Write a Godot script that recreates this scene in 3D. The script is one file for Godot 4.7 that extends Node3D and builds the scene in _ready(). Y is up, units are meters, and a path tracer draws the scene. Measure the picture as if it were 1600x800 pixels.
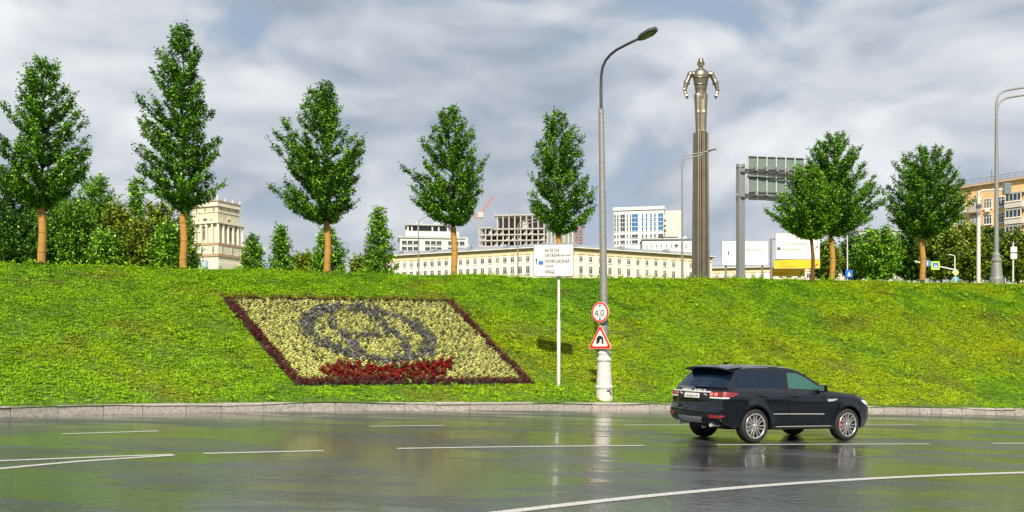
extends Node3D

# ---------------------------------------------------------------- measures
const F := 1480.0        # focal length in pixels of the 1600 x 800 photograph
const HY := 557.0        # row of the eye level
const E := 1.83          # eye height over the carriageway
const FALL := 0.0255     # the carriageway runs down to the right
const BANK := 12.8       # plan width of the grass bank

var rng := RandomNumberGenerator.new()
var taken := {}
var M := {}
var font: SystemFont
var bold: SystemFont
var KP: Array[Vector2] = []      # foot of the kerb in plan, (x, z)
var KN: Array[Vector2] = []      # plan normal towards the bank
var CP: Array[Vector3] = []      # crest of the bank
var crest_x := []
var crest_d := []
var bed_px := PackedVector2Array([Vector2(343, 465), Vector2(706, 470), Vector2(835, 601), Vector2(460, 603)])

# ---------------------------------------------------------------- mesh builder
class MB:
	var st := SurfaceTool.new()
	var any := false
	func _init() -> void:
		st.begin(Mesh.PRIMITIVE_TRIANGLES)
	func tri(a: Vector3, b: Vector3, c: Vector3, sg := -1) -> void:
		any = true
		st.set_smooth_group(sg)
		st.add_vertex(a); st.add_vertex(b); st.add_vertex(c)
	func quad(a: Vector3, b: Vector3, c: Vector3, d: Vector3, sg := -1) -> void:
		tri(a, b, c, sg); tri(a, c, d, sg)
	func box(c: Vector3, s: Vector3, bas := Basis(), ch := 0.0) -> void:
		var h := s / 2
		if ch <= 0.0:
			for ax in 3:
				for sg in [-1.0, 1.0]:
					var u := (ax + 1) % 3
					var v := (ax + 2) % 3
					var p := []
					for q in [[-1, -1], [-1, 1], [1, 1], [1, -1]]:
						var w := Vector3()
						w[ax] = sg * h[ax]; w[u] = q[0] * h[u]; w[v] = q[1] * h[v]
						p.append(c + bas * w)
					if sg > 0: quad(p[0], p[1], p[2], p[3])
					else: quad(p[3], p[2], p[1], p[0])
			return
		var f := func(sx: float, sy: float, sz: float, ax: int) -> Vector3:
			var w := Vector3(sx * h.x, sy * h.y, sz * h.z)
			var sn := Vector3(sx, sy, sz)
			for k in 3:
				if k != ax: w[k] -= sn[k] * ch
			return c + bas * w
		for ax in 3:
			var u := (ax + 1) % 3
			var v := (ax + 2) % 3
			for sg in [-1.0, 1.0]:
				var p := []
				for q in [[-1, -1], [-1, 1], [1, 1], [1, -1]]:
					var sn := Vector3(); sn[ax] = sg; sn[u] = q[0]; sn[v] = q[1]
					p.append(f.call(sn.x, sn.y, sn.z, ax))
				if sg > 0: quad(p[0], p[1], p[2], p[3])
				else: quad(p[3], p[2], p[1], p[0])
			for su in [-1.0, 1.0]:
				for sv in [-1.0, 1.0]:
					var a := Vector3(); a[ax] = -1; a[u] = su; a[v] = sv
					var b := a; b[ax] = 1
					var q0: Vector3 = f.call(a.x, a.y, a.z, u)
					var q1: Vector3 = f.call(a.x, a.y, a.z, v)
					var q2: Vector3 = f.call(b.x, b.y, b.z, v)
					var q3: Vector3 = f.call(b.x, b.y, b.z, u)
					if su * sv > 0: quad(q0, q1, q2, q3)
					else: quad(q3, q2, q1, q0)
		for sx in [-1.0, 1.0]:
			for sy in [-1.0, 1.0]:
				for sz in [-1.0, 1.0]:
					var a: Vector3 = f.call(sx, sy, sz, 0)
					var b: Vector3 = f.call(sx, sy, sz, 1)
					var d: Vector3 = f.call(sx, sy, sz, 2)
					if sx * sy * sz > 0: tri(a, d, b)
					else: tri(a, b, d)
	func bar(a: Vector3, b: Vector3, w: float, t: float, up := Vector3.UP) -> void:
		var x := (b - a).normalized()
		if absf(x.dot(up)) > 0.98: up = Vector3.RIGHT
		var z := x.cross(up).normalized()
		box((a + b) / 2, Vector3(a.distance_to(b), w, t), Basis(x, z.cross(x), z))
	func tube(pts: Array, rad: Array, n := 8, caps := true, sg := 1) -> void:
		var prev := []
		var u := Vector3()
		for i in pts.size():
			var t: Vector3
			if i == 0: t = pts[1] - pts[0]
			elif i == pts.size() - 1: t = pts[i] - pts[i - 1]
			else: t = (pts[i + 1] - pts[i]).normalized() + (pts[i] - pts[i - 1]).normalized()
			t = t.normalized()
			if i == 0:
				u = t.cross(Vector3.RIGHT if absf(t.x) < 0.9 else Vector3.UP).normalized()
			else:
				u = (u - t * u.dot(t)).normalized()
			var v := t.cross(u)
			var ring := []
			for k in n:
				var a := TAU * k / n
				ring.append(pts[i] + (u * cos(a) + v * sin(a)) * rad[i])
			if i > 0:
				for k in n:
					var k2 := (k + 1) % n
					quad(prev[k], ring[k], ring[k2], prev[k2], sg)
			elif caps:
				for k in range(1, n - 1): tri(ring[0], ring[k], ring[k + 1])
			if caps and i == pts.size() - 1:
				for k in range(1, n - 1): tri(ring[0], ring[k + 1], ring[k])
			prev = ring
	func lathe(prof: Array, n: int, xf := Transform3D(), sg := 1, split := true) -> void:   # profile of (radius, height), from the bottom up; turned about y
		for i in prof.size() - 1:
			var a: Vector2 = prof[i]
			var b: Vector2 = prof[i + 1]
			for k in n:
				var p := Vector3(cos(TAU * k / n), 0, sin(TAU * k / n))
				var q := Vector3(cos(TAU * (k + 1) / n), 0, sin(TAU * (k + 1) / n))
				var s := sg + i if split else sg
				var p0 := xf * (p * a.x + Vector3.UP * a.y)
				var p1 := xf * (p * b.x + Vector3.UP * b.y)
				var q0 := xf * (q * a.x + Vector3.UP * a.y)
				var q1 := xf * (q * b.x + Vector3.UP * b.y)
				if b.x > 1e-5: tri(p0, q1, p1, s)
				if a.x > 1e-5: tri(p0, q0, q1, s)
	func prism(poly: PackedVector2Array, z0: float, z1: float, xf := Transform3D()) -> void:
		var cw := Geometry2D.is_polygon_clockwise(poly)
		var idx := Geometry2D.triangulate_polygon(poly)
		for i in range(0, idx.size(), 3):
			var a := poly[idx[i]]; var b := poly[idx[i + 1]]; var c := poly[idx[i + 2]]
			if (b - a).cross(c - a) > 0:
				var t := b; b = c; c = t
			tri(xf * Vector3(a.x, a.y, z1), xf * Vector3(b.x, b.y, z1), xf * Vector3(c.x, c.y, z1))
			tri(xf * Vector3(a.x, a.y, z0), xf * Vector3(c.x, c.y, z0), xf * Vector3(b.x, b.y, z0))
		for i in poly.size():
			var a := poly[i]; var b := poly[(i + 1) % poly.size()]
			var q := [xf * Vector3(a.x, a.y, z0), xf * Vector3(a.x, a.y, z1), xf * Vector3(b.x, b.y, z1), xf * Vector3(b.x, b.y, z0)]
			if cw: quad(q[3], q[2], q[1], q[0])
			else: quad(q[0], q[1], q[2], q[3])
	func grid(rows: Array, sg := 1, flip := false) -> void:      # rows of points, all of one length
		for i in rows.size() - 1:
			for j in rows[i].size() - 1:
				if flip: quad(rows[i][j], rows[i + 1][j], rows[i + 1][j + 1], rows[i][j + 1], sg)
				else: quad(rows[i][j], rows[i][j + 1], rows[i + 1][j + 1], rows[i + 1][j], sg)
	func done(mat: Material, onto: ArrayMesh = null) -> ArrayMesh:
		st.generate_normals()
		st.set_material(mat)
		return st.commit(onto)

# ---------------------------------------------------------------- naming
func numbered(called: String) -> String:
	if not taken.has(called):
		taken[called] = 0
		return called
	taken[called] += 1
	return "%s_%03d" % [called, taken[called]]

func tag(o: Node, label: String, category: String, group := "", kind := "") -> void:
	if label: o.set_meta("label", label)
	if category: o.set_meta("category", category)
	if group: o.set_meta("group", group)
	if kind: o.set_meta("kind", kind)

func thing(called: String, label: String, category: String, at := Vector3.ZERO, bas := Basis(), group := "") -> Node3D:
	var o := Node3D.new()
	o.name = numbered(called)
	add_child(o, true)
	o.transform = Transform3D(bas, at)
	tag(o, label, category, group)
	return o

func put(called: String, mesh: Mesh, parent: Node, at := Vector3.ZERO, bas := Basis()) -> MeshInstance3D:
	var o := MeshInstance3D.new()
	o.name = numbered(called) if parent == self else called
	o.mesh = mesh
	o.transform = Transform3D(bas, at)
	parent.add_child(o, true)
	return o

func part(called: String, mb: MB, mat: Material, parent: Node) -> MeshInstance3D:
	return put(called, mb.done(mat), parent)

func struct(called: String, mb: MB, mat: Material, label: String) -> MeshInstance3D:
	var o := put(called, mb.done(mat), self)
	tag(o, label, "", "", "structure")
	return o

# ---------------------------------------------------------------- places
func px(x: float, y: float, d: float) -> Vector3:                # a point of the photograph at a depth in metres
	return Vector3((x - 800.0) / F * d, E + (HY - y) / F * d, -d)

func pixel(p: Vector3) -> Vector2:
	return Vector2(800.0 - p.x / p.z * F, HY + (p.y - E) / p.z * F)

func road_at(x: float, y: float) -> Vector3:                     # where the photograph's carriageway point lies
	var d := F * E / ((y - HY) - FALL * (x - 800.0))
	var wx := (x - 800.0) / F * d
	return Vector3(wx, -FALL * wx, -d)

func table(t: Array, x: float) -> float:                         # [x, y] pairs, linear
	if x <= t[0][0]: return t[0][1]
	for i in t.size() - 1:
		if x <= t[i + 1][0]:
			return lerpf(t[i][1], t[i + 1][1], (x - t[i][0]) / (t[i + 1][0] - t[i][0]))
	return t[-1][1]

const CREST := [[-400, 404], [0, 411], [100, 413], [250, 418], [400, 422], [550, 427], [700, 431], [850, 434], [1000, 435], [1200, 437], [1350, 440], [1500, 443], [1600, 446], [2000, 455]]

func lay_out_bank() -> void:
	var raw := [[0, 652], [100, 648.7], [250, 645.2], [400, 643], [540, 641.8], [700, 640.8], [850, 640.6], [1000, 641.3], [1200, 643.3], [1350, 645.3], [1600, 648.7]]
	var p: Array[Vector2] = []
	for r in raw:
		var g := road_at(r[0], r[1])
		p.append(Vector2(g.x, g.z))
	var t0 := (p[1] - p[0]).normalized()
	var t1 := (p[-1] - p[-3]).normalized()
	for k in 12: p.insert(0, p[0] - t0 * 3.0)
	for k in 24: p.append(p[-1] + t1 * 4.0)
	var fine: Array[Vector2] = []
	var left := 0.0
	for i in p.size() - 1:                                       # even steps of half a metre
		var l := p[i].distance_to(p[i + 1])
		var s := left
		while s < l:
			fine.append(p[i].lerp(p[i + 1], s / l))
			s += 0.5
		left = s - l
	for pass_ in 40:
		var b := fine.duplicate()
		for i in range(1, fine.size() - 1):
			b[i] = (fine[i - 1] + fine[i] * 2 + fine[i + 1]) / 4
		fine = b
	KP = fine
	for i in KP.size():
		var t := (KP[mini(i + 1, KP.size() - 1)] - KP[maxi(i - 1, 0)]).normalized()
		KN.append(Vector2(t.y, -t.x))                            # to the left of the way, away from the camera
	for i in KP.size():
		var c := KP[i] + KN[i] * BANK
		var h := E + 3.4
		if c.y < -12.0:
			var xi := clampf(800.0 - c.x / c.y * F, -300, 2000)
			h = E + (HY - table(CREST, xi)) / F * -c.y
		CP.append(Vector3(c.x, h, c.y))
	for pass_ in 30:
		for i in range(1, CP.size() - 1):
			CP[i].y = (CP[i - 1].y + CP[i].y * 2 + CP[i + 1].y) / 4
	for i in CP.size():
		if CP[i].z < -25:
			crest_x.append(pixel(CP[i]).x); crest_d.append(-CP[i].z)

func rise(t: float) -> float:
	if t >= 1.0: return 1.0 + (t - 1.0) * 0.05
	return lerpf(t, t * t * (3 - 2 * t), 0.42)

func bank(i: float, d: float) -> Vector3:                        # i counts along the kerb, d metres up from it
	var a := clampi(int(i), 0, KP.size() - 2)
	var f := i - a
	var k := KP[a].lerp(KP[a + 1], f)
	var n := KN[a].lerp(KN[a + 1], f)
	var y0 := -FALL * k.x + 0.24
	var y1 := lerpf(CP[a].y, CP[a + 1].y, f)
	var q := k + n * d
	return Vector3(q.x, y0 + (y1 - y0) * rise(d / BANK) + bump(q), q.y)

var lumps := FastNoiseLite.new()
func bump(q: Vector2) -> float:
	return lumps.get_noise_2d(q.x, q.y) * 0.10

func bank_hit(x: float, y: float) -> Vector3:                    # the point of the bank seen at a pixel
	var best := Vector3()
	var lo := 22.0
	var step := 0.5
	var d := lo
	while d < 60:
		var p := px(x, y, d)
		if p.y < bank_y(p):
			if step < 0.06: return Vector3(p.x, bank_y(p), p.z)
			d -= step
			step /= 5
		d += step
		best = p
	return best

func bank_y(p: Vector3) -> float:
	var q := Vector2(p.x, p.z)
	var bi := 0
	var bd := 1e9
	for i in range(0, KP.size(), 4):
		var l := q.distance_squared_to(KP[i])
		if l < bd: bd = l; bi = i
	for i in range(maxi(0, bi - 4), mini(KP.size(), bi + 5)):
		var l := q.distance_squared_to(KP[i])
		if l < bd: bd = l; bi = i
	var d := (q - KP[bi]).dot(KN[bi])
	return bank(bi, d).y if d > 0 else -10.0

func crest_depth(x: float) -> float:
	for i in crest_x.size() - 1:
		if crest_x[i] <= x and x < crest_x[i + 1]:
			return lerpf(crest_d[i], crest_d[i + 1], (x - crest_x[i]) / (crest_x[i + 1] - crest_x[i]))
	return 50.0

# ---------------------------------------------------------------- materials
func noise(freq: float, oct := 4, seed_ := 1, kind := FastNoiseLite.TYPE_SIMPLEX_SMOOTH) -> FastNoiseLite:
	var n := FastNoiseLite.new()
	n.noise_type = kind
	n.seed = seed_
	n.frequency = freq
	n.fractal_octaves = oct
	return n

func noise_tex(n: FastNoiseLite, size := 512, ramp: Array = [], bumpy := 0.0) -> NoiseTexture2D:
	var t := NoiseTexture2D.new()
	t.width = size; t.height = size
	t.seamless = true
	t.noise = n
	if bumpy > 0:
		t.as_normal_map = true
		t.bump_strength = bumpy
	if ramp:
		var g := Gradient.new()
		var o := PackedFloat32Array(); var c := PackedColorArray()
		for r in ramp: o.append(r[0]); c.append(r[1])
		g.offsets = o; g.colors = c
		t.color_ramp = g
	return t

func grey(v: float) -> Color: return Color(v, v, v)
func lin(r: float, g: float, b: float) -> Color: return Color(r, g, b).linear_to_srgb()

func mat(c: Color, rough := 0.7, metal := 0.0) -> StandardMaterial3D:     # c in linear values
	var m := StandardMaterial3D.new()
	m.albedo_color = c.linear_to_srgb()
	m.roughness = rough
	m.metallic = metal
	return m

func worn(c: Color, rough: float, metal := 0.0, scale := 1.0, depth := 0.25, bumpy := 0.0) -> StandardMaterial3D:   # the same with mottling
	var m := mat(c, rough, metal)
	m.uv1_triplanar = true
	m.uv1_world_triplanar = true
	m.uv1_scale = Vector3.ONE * scale
	m.albedo_texture = M.mottle if depth < 0.3 else M.mottle_strong
	if bumpy > 0:
		m.normal_enabled = true
		m.normal_texture = M.grain_normal
		m.normal_scale = bumpy
	return m

func make_materials() -> void:
	M.mottle = noise_tex(noise(0.012, 6, 3), 512, [[0.0, grey(0.84)], [0.5, grey(0.95)], [1.0, grey(1.0)]])
	M.mottle_strong = noise_tex(noise(0.012, 6, 7), 512, [[0.0, grey(0.55)], [0.5, grey(0.85)], [1.0, grey(1.0)]])
	M.grain_normal = noise_tex(noise(0.09, 4, 5), 512, [], 4.0)
	# wet asphalt
	var a := StandardMaterial3D.new()
	a.uv1_triplanar = true; a.uv1_world_triplanar = true
	a.uv1_scale = Vector3(1, 1, 1) / 26.0
	a.albedo_texture = noise_tex(noise(0.008, 6, 11), 1024, [[0.0, lin(0.030, 0.035, 0.037)], [0.5, lin(0.046, 0.053, 0.055)], [1.0, lin(0.066, 0.073, 0.074)]])
	var wet := wet_patches()
	a.roughness_texture = wet[0]
	a.roughness = 1.0
	a.normal_enabled = true
	var grit := noise(0.05, 6, 9); grit.fractal_gain = 0.72
	a.normal_texture = noise_tex(grit, 2048, [], 6.0)
	a.normal_scale = 0.19
	a.metallic_specular = 0.62
	a.clearcoat_enabled = true
	a.clearcoat = 0.7
	a.clearcoat_texture = wet[1]
	a.clearcoat_roughness = 0.11
	M.asphalt = a
	M.paint_white = worn(Color(0.78, 0.78, 0.75), 0.35, 0, 3.0, 0.4)
	M.kerb = []
	for k in 4:
		M.kerb.append(worn([Color(0.48, 0.46, 0.43), Color(0.42, 0.405, 0.38), Color(0.51, 0.475, 0.445), Color(0.45, 0.42, 0.385)][k], 0.8, 0, 1.3 + 0.2 * k, 0.4, 0.6))
	M.soil = worn(Color(0.045, 0.036, 0.024), 1.0, 0, 1.0, 0.4)
	M.turf = worn(Color(0.10, 0.19, 0.006), 1.0, 0, 0.5, 0.4)
	M.pole = worn(Color(0.29, 0.29, 0.285), 0.5, 0.3, 0.8)
	M.pole_pale = worn(Color(0.64, 0.63, 0.61), 0.55, 0.0, 1.5)
	M.pole_dark = worn(Color(0.075, 0.08, 0.08), 0.45, 0.3, 2.0)
	M.galv = worn(Color(0.33, 0.34, 0.35), 0.45, 0.5, 1.0)
	M.white = worn(Color(0.78, 0.78, 0.78), 0.5, 0, 1.0)
	M.black = mat(Color(0.012, 0.012, 0.013), 0.6)
	M.grey_ink = mat(Color(0.11, 0.11, 0.12), 0.6)
	M.red = mat(Color(0.62, 0.025, 0.015), 0.4)
	M.blue = mat(Color(0.02, 0.14, 0.55), 0.4)
	M.sky_blue = mat(Color(0.04, 0.36, 0.60), 0.4)
	M.yellow = mat(Color(0.82, 0.47, 0.015), 0.45)
	M.lime = mat(Color(0.50, 0.78, 0.03), 0.4)
	M.bark = worn(Color(0.055, 0.042, 0.030), 0.95, 0, 3.0, 0.4, 1.0)
	M.bark_brown = worn(Color(0.19, 0.085, 0.022), 0.95, 0, 3.0, 0.4, 1.0)
	var w := worn(Color(0.66, 0.36, 0.085), 0.9, 0, 1.0, 0.4)
	w.uv1_scale = Vector3(14, 1.2, 14)
	M.wrap = w
	M.cord = mat(Color(0.30, 0.17, 0.05), 0.9)
	var l := StandardMaterial3D.new()
	l.vertex_color_use_as_albedo = true
	l.roughness = 0.42
	l.metallic_specular = 0.5
	l.backlight = Color(0.42, 0.46, 0.2)
	M.leaf = l
	var g := l.duplicate()
	g.roughness = 0.6
	g.metallic_specular = 0.3
	g.backlight = Color(0.45, 0.5, 0.15)
	M.grass = g
	M.glass_far = mat(Color(0.03, 0.04, 0.055), 0.08)
	M.glass_far.metallic_specular = 0.6
	M.glass_kinds = [M.glass_far, mat(Color(0.20, 0.19, 0.17), 0.25), mat(Color(0.055, 0.065, 0.075), 0.12), M.glass_far, mat(Color(0.11, 0.105, 0.10), 0.2)]
	font = SystemFont.new(); font.font_names = PackedStringArray(["Droid Sans"])
	bold = SystemFont.new(); bold.font_names = PackedStringArray(["Droid Sans"]); bold.font_weight = 700

func wet_patches() -> Array:                              # how smooth the film of water lies: long streaks along the lanes and still puddles
	var n := 1024
	var im := Image.create(n, n, false, Image.FORMAT_L8)
	var film := Image.create(n, n, false, Image.FORMAT_L8)
	var fray := noise(1.0, 4, 29)
	var streak := noise(1.0, 5, 21)
	var pool := noise(1.0, 4, 27)
	for y in n:
		for x in n:
			var u := float(x) / n * 26.0; var v := float(y) / n * 26.0
			var wu := smoothstep(0.8, 1.0, u / 26.0); var wv := smoothstep(0.8, 1.0, v / 26.0)
			var at := func(a: float, b: float) -> Vector2: return Vector2(streak.get_noise_2d(a * 0.16, b * 0.75), pool.get_noise_2d(a * 0.13 + 50, b * 0.36))
			var q: Vector2 = at.call(u, v)
			if wu > 0 or wv > 0:
				q = q.lerp(at.call(u - 26, v), wu).lerp((at.call(u, v - 26) as Vector2).lerp(at.call(u - 26, v - 26), wu), wv)
			var r := lerpf(0.14, 0.36, smoothstep(-0.35, 0.4, q.x))
			r = lerpf(r, 0.12, smoothstep(-0.03, 0.10, q.y + q.x * 0.35))
			im.set_pixel(x, y, Color(r, r, r))
			var fr := fray.get_noise_2d(u * 1.6, v * 4.0) * sin(PI * u / 26.0) * sin(PI * v / 26.0)
			var w := lerpf(0.08, 1.0, smoothstep(-0.03, 0.10, q.y + q.x * 0.35 + fr * 0.28))
			film.set_pixel(x, y, Color(w, w, w))
	return [ImageTexture.create_from_image(im), ImageTexture.create_from_image(film)]

func lettering(text: String, height: float, f: Font, m: Material, parent: Node, at: Vector3, bas := Basis(), called := "lettering", deep := 0.006, wide := 0.0, left := true) -> MeshInstance3D:
	var t := TextMesh.new()
	t.text = text
	t.font = f
	t.font_size = 48
	t.pixel_size = height / 34.0                                 # capitals of Droid Sans are about 0.71 of the size
	t.depth = deep
	t.curve_step = 2.0
	t.horizontal_alignment = HORIZONTAL_ALIGNMENT_LEFT if left else HORIZONTAL_ALIGNMENT_CENTER
	t.material = m
	var o := put(called, t, parent, at, bas)
	if wide > 0:
		var w := t.get_aabb().size.x
		if w > 0: o.basis = bas * Basis.from_scale(Vector3(wide / w, 1, 1))
	return o

# ---------------------------------------------------------------- camera, sky, sun
func sky_texture() -> ImageTexture:
	var w := 2048; var h := 1024
	var im := Image.create(w, h, false, Image.FORMAT_RGBF)
	var big := noise(0.42, 5, 14); big.fractal_gain = 0.52
	var warp := noise(0.8, 3, 33)
	var fine := noise(1.9, 6, 52); fine.fractal_gain = 0.55
	var below := Color(0.16, 0.17, 0.15)
	for y in h:
		var up := (0.5 - (y + 0.5) / h) * PI
		if up < -0.02:
			continue
		for x in w:
			var az := ((x + 0.5) / w - 0.5) * TAU
			var d := Vector3(sin(az) * cos(up), maxf(sin(up), 0.0), -cos(az) * cos(up))
			# a layer of cloud overhead, seen in perspective and flattened towards the horizon
			var k := 1.0 / (d.y + 0.55)
			var p := Vector3(d.x * k * 1.7, d.y * 2.9, d.z * k * 1.7)
			var q := p + Vector3(warp.get_noise_3d(p.x, p.y, p.z), 0.6 * warp.get_noise_3d(p.z + 9, p.y, p.x), 0) * 0.35
			var b := big.get_noise_3d(q.x, q.y, q.z)
			var f := fine.get_noise_3d(q.x, q.y * 1.5, q.z)
			var dens := b * 0.75 + f * 0.5
			var above := big.get_noise_3d(q.x, q.y + 0.16, q.z) * 0.75 + fine.get_noise_3d(q.x, q.y * 1.5 + 0.16, q.z) * 0.5
			var cover := smoothstep(-0.30, -0.05, dens)
			var light := clampf(0.34 + (dens - above) * 1.25 + 0.62 * smoothstep(-0.10, 0.45, b), 0, 1)
			var gap := Color(0.25, 0.325, 0.43).lerp(Color(0.37, 0.41, 0.475), smoothstep(0.30, 0.0, d.y))
			var c := Color(0.25, 0.29, 0.355).lerp(Color(0.66, 0.67, 0.685), light)
			c = c.lerp(Color(0.43, 0.46, 0.495), 0.40 * smoothstep(0.24, 0.02, d.y))
			c = gap.lerp(c, cover * 0.94)
			im.set_pixel(x, y, c)
	for y in range(int(h * 0.5) + 6, h):
		for x in w: im.set_pixel(x, y, below)
	return ImageTexture.create_from_image(im)

func camera_and_light() -> void:
	var cam := Camera3D.new()
	cam.name = "camera"
	cam.projection = Camera3D.PROJECTION_FRUSTUM                 # a level camera with a risen lens
	cam.near = 0.1
	cam.far = 6000.0
	cam.size = 0.1 * 800.0 / F
	cam.frustum_offset = Vector2(0, 0.1 * (HY - 400.0) / F)
	cam.position = Vector3(0, E, 0)
	add_child(cam)
	var env := Environment.new()
	var sky := Sky.new()
	var sm := PanoramaSkyMaterial.new()
	sm.panorama = sky_texture()
	sky.sky_material = sm
	env.background_mode = Environment.BG_SKY
	env.sky = sky
	env.background_energy_multiplier = 1.0
	env.tonemap_mode = Environment.TONE_MAPPER_LINEAR
	env.tonemap_exposure = 1.4
	env.sdfgi_enabled = true
	env.ssao_enabled = true
	env.ssil_enabled = true
	var we := WorldEnvironment.new()
	we.name = "world_environment"
	we.environment = env
	add_child(we)
	var sun := DirectionalLight3D.new()
	sun.name = "sun"
	sun.light_energy = 1.5
	sun.light_color = Color(1.0, 0.95, 0.86)
	sun.light_angular_distance = 1.8
	sun.shadow_enabled = true
	add_child(sun)
	sun.look_at_from_position(Vector3(-0.06, 0.84, 1.0), Vector3.ZERO)   # from behind the camera

# ---------------------------------------------------------------- ground
func build_ground() -> void:
	# the carriageway
	var mb := MB.new()
	var rows := []
	for i in 27:
		var z := 40.0 - i * 4.0
		var r := []
		for j in 41:
			var x := -80.0 + j * 4.0
			r.append(Vector3(x, -FALL * x, z))
		rows.append(r)
	mb.grid(rows, 1, true)
	var road := struct("road", mb, M.asphalt, "wet dark asphalt carriageway below the grass bank")
	# painted lines, on the road
	var lines := [
		[[[97, 678.3], [247, 673.6]], 0.15], [[[577, 666.4], [693, 664.8]], 0.15], [[[976, 664.2], [1434, 664.0]], 0.15],
		[[[-120, 725], [0, 720.3], [170, 713.6], [271, 710.3]], 0.15], [[[-120, 743], [0, 732.5], [120, 721.5], [271, 711.4]], 0.16],
		[[[318, 708.8], [505, 704.3]], 0.16], [[[620, 701.0], [800, 698.2], [1006, 696.2]], 0.16], [[[1120, 695.2], [1300, 694.3], [1452, 693.8]], 0.16], [[[1550, 692.8], [1800, 692.5]], 0.16],
		[[[690, 813], [800, 799], [1000, 776.5], [1200, 758.5], [1400, 746], [1600, 738.5], [1800, 733]], 0.19],
	]
	for l in lines:
		var pts := []
		for q in l[0]: pts.append(road_at(q[0], q[1]))
		var fine := []
		for i in pts.size() - 1:
			for s in 8:
				var p0: Vector3 = pts[maxi(i - 1, 0)]
				var p3: Vector3 = pts[mini(i + 2, pts.size() - 1)]
				fine.append(pts[i].cubic_interpolate(pts[i + 1], p0, p3, s / 8.0))
		fine.append(pts[-1])
		var m := MB.new()
		var ra := []; var rb := []
		for i in fine.size():
			var t: Vector3 = (fine[mini(i + 1, fine.size() - 1)] - fine[maxi(i - 1, 0)]).normalized()
			var s = t.cross(Vector3.UP).normalized() * l[1]
			s.y = -FALL * s.x
			ra.append(fine[i] - s * 0.5 + Vector3.UP * 0.005); rb.append(fine[i] + s * 0.5 + Vector3.UP * 0.005)
		m.grid([ra, rb], 1)
		part("lane_line", m, M.paint_white, road)
	# the bank with its crest, and the level ground beyond it
	var n := KP.size()
	mb = MB.new()
	rows = []
	for d in [-0.02, 0.15, 0.4, 0.9, 1.5, 2.2, 3, 4, 5, 6, 7, 8, 9, 10, 11, 11.8, 12.3, 12.8, 13.3, 14.2, 16]:
		var r := []
		for i in range(0, n, 2): r.append(bank(i, d) - Vector3(0, 0.015, 0))
		rows.append(r)
	var beyond := []
	for far in [30.0, 70.0, 160.0, 400.0, 1200.0, 4000.0]:
		var r := []
		var k := 0
		for i in range(0, n, 2):
			var a := lerpf(-1.45, 1.45, float(i) / n)
			var c: Vector3 = rows[20][k]
			k += 1
			r.append(Vector3(c.x + sin(a) * far, minf(c.y + far * 0.022, E + 7.0), c.z - cos(a) * far))
		beyond.append(r)
	mb.grid(rows, 1, true)
	struct("grass_bank", mb, M.turf, "green grass bank rising from the kerb to the row of trees")
	mb = MB.new()
	mb.grid([rows[20]] + beyond, 1, true)
	struct("ground", mb, M.turf, "level ground behind the crest of the grass bank")
	# the other side of the cutting, behind the camera
	mb = MB.new()
	rows = []
	for d in [[2.6, 0.14], [4.6, 0.2], [8.0, 1.2], [16.0, 4.6], [20.0, 5.2], [60.0, 5.6], [3000.0, 6.0]]:
		var r := []
		for j in 21:
			var x := -100.0 + j * 10.0
			var zz := 0.45 * (-x if x < 0 else -x * 0.5)
			r.append(Vector3(x * (1.0 if d[0] < 1000 else 30.0), -FALL * x + d[1], zz + d[0] + 3.0))
		rows.append(r)
	mb.grid(rows, 1, false)
	struct("far_verge", mb, M.turf, "grass verge on the near side of the carriageway")
	# the wood on that side, which the paintwork and the wet road mirror
	rng.seed = 91
	var V := PackedVector3Array(); var N := PackedVector3Array(); var C := PackedColorArray(); var I := PackedInt32Array()
	for k in 26000:
		var x := rng.randf_range(-90, 90)
		var zz := 0.45 * (-x if x < 0 else -x * 0.5)
		var f := rng.randf()
		var top := 7.5 + 2.2 * sin(x * 0.31) + 1.5 * sin(x * 0.83 + 2.0)
		var p := Vector3(x, 3.0 - FALL * x + top * f, zz + 25.0 + rng.randf_range(-3, 3) * (1.1 - 0.8 * f))
		leaf(V, N, C, I, p, Vector3(rng.randfn(), rng.randfn() * 0.6, rng.randfn()).normalized(), Vector3(0.1, 1, 0.2), rng.randf_range(0.8, 1.4), 0.8, Color(0.035, 0.08, 0.012) * rng.randf_range(0.5, 1.3))
	tag(put("woodland", arrays(V, N, C, I, M.leaf), self), "dense dark wood on the near side of the road, facing the grass bank", "wood", "", "stuff")
	# kerb of single stones
	var kerb := Node3D.new()
	kerb.name = "kerb"
	add_child(kerb)
	tag(kerb, "pale granite kerb between wet road and grass bank", "", "", "structure")
	rng.seed = 5
	var i := 8.0
	while i < n - 60:
		var far_right: bool = pixel(Vector3(KP[int(i)].x, 0, minf(KP[int(i)].y, -1))).x > 1330 and KP[int(i)].y < -5
		var len := (rng.randf_range(1.0, 1.35) if not far_right else rng.randf_range(0.42, 0.6)) * 2.0
		var ks := MB.new()
		var h := 0.262 + rng.randf_range(-0.012, 0.012)
		var out := rng.randf_range(-0.012, 0.012)
		var prof := [Vector2(out, -0.05), Vector2(out + 0.01, h - 0.035), Vector2(out + 0.035, h), Vector2(out + 0.19, h + 0.004), Vector2(out + 0.20, -0.05)]
		var st := []
		var gap := 0.008
		for s in 4:
			var q := i + gap * 2 + (len - gap * 4) * s / 3.0
			var a := int(q)
			var k := KP[a].lerp(KP[a + 1], q - a)
			var nn := KN[a].lerp(KN[a + 1], q - a)
			var r := []
			for p in prof:
				var w: Vector2 = k + nn * p.x
				r.append(Vector3(w.x, -FALL * k.x + p.y, w.y))
			st.append(r)
		ks.grid(st, -1, true)
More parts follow.
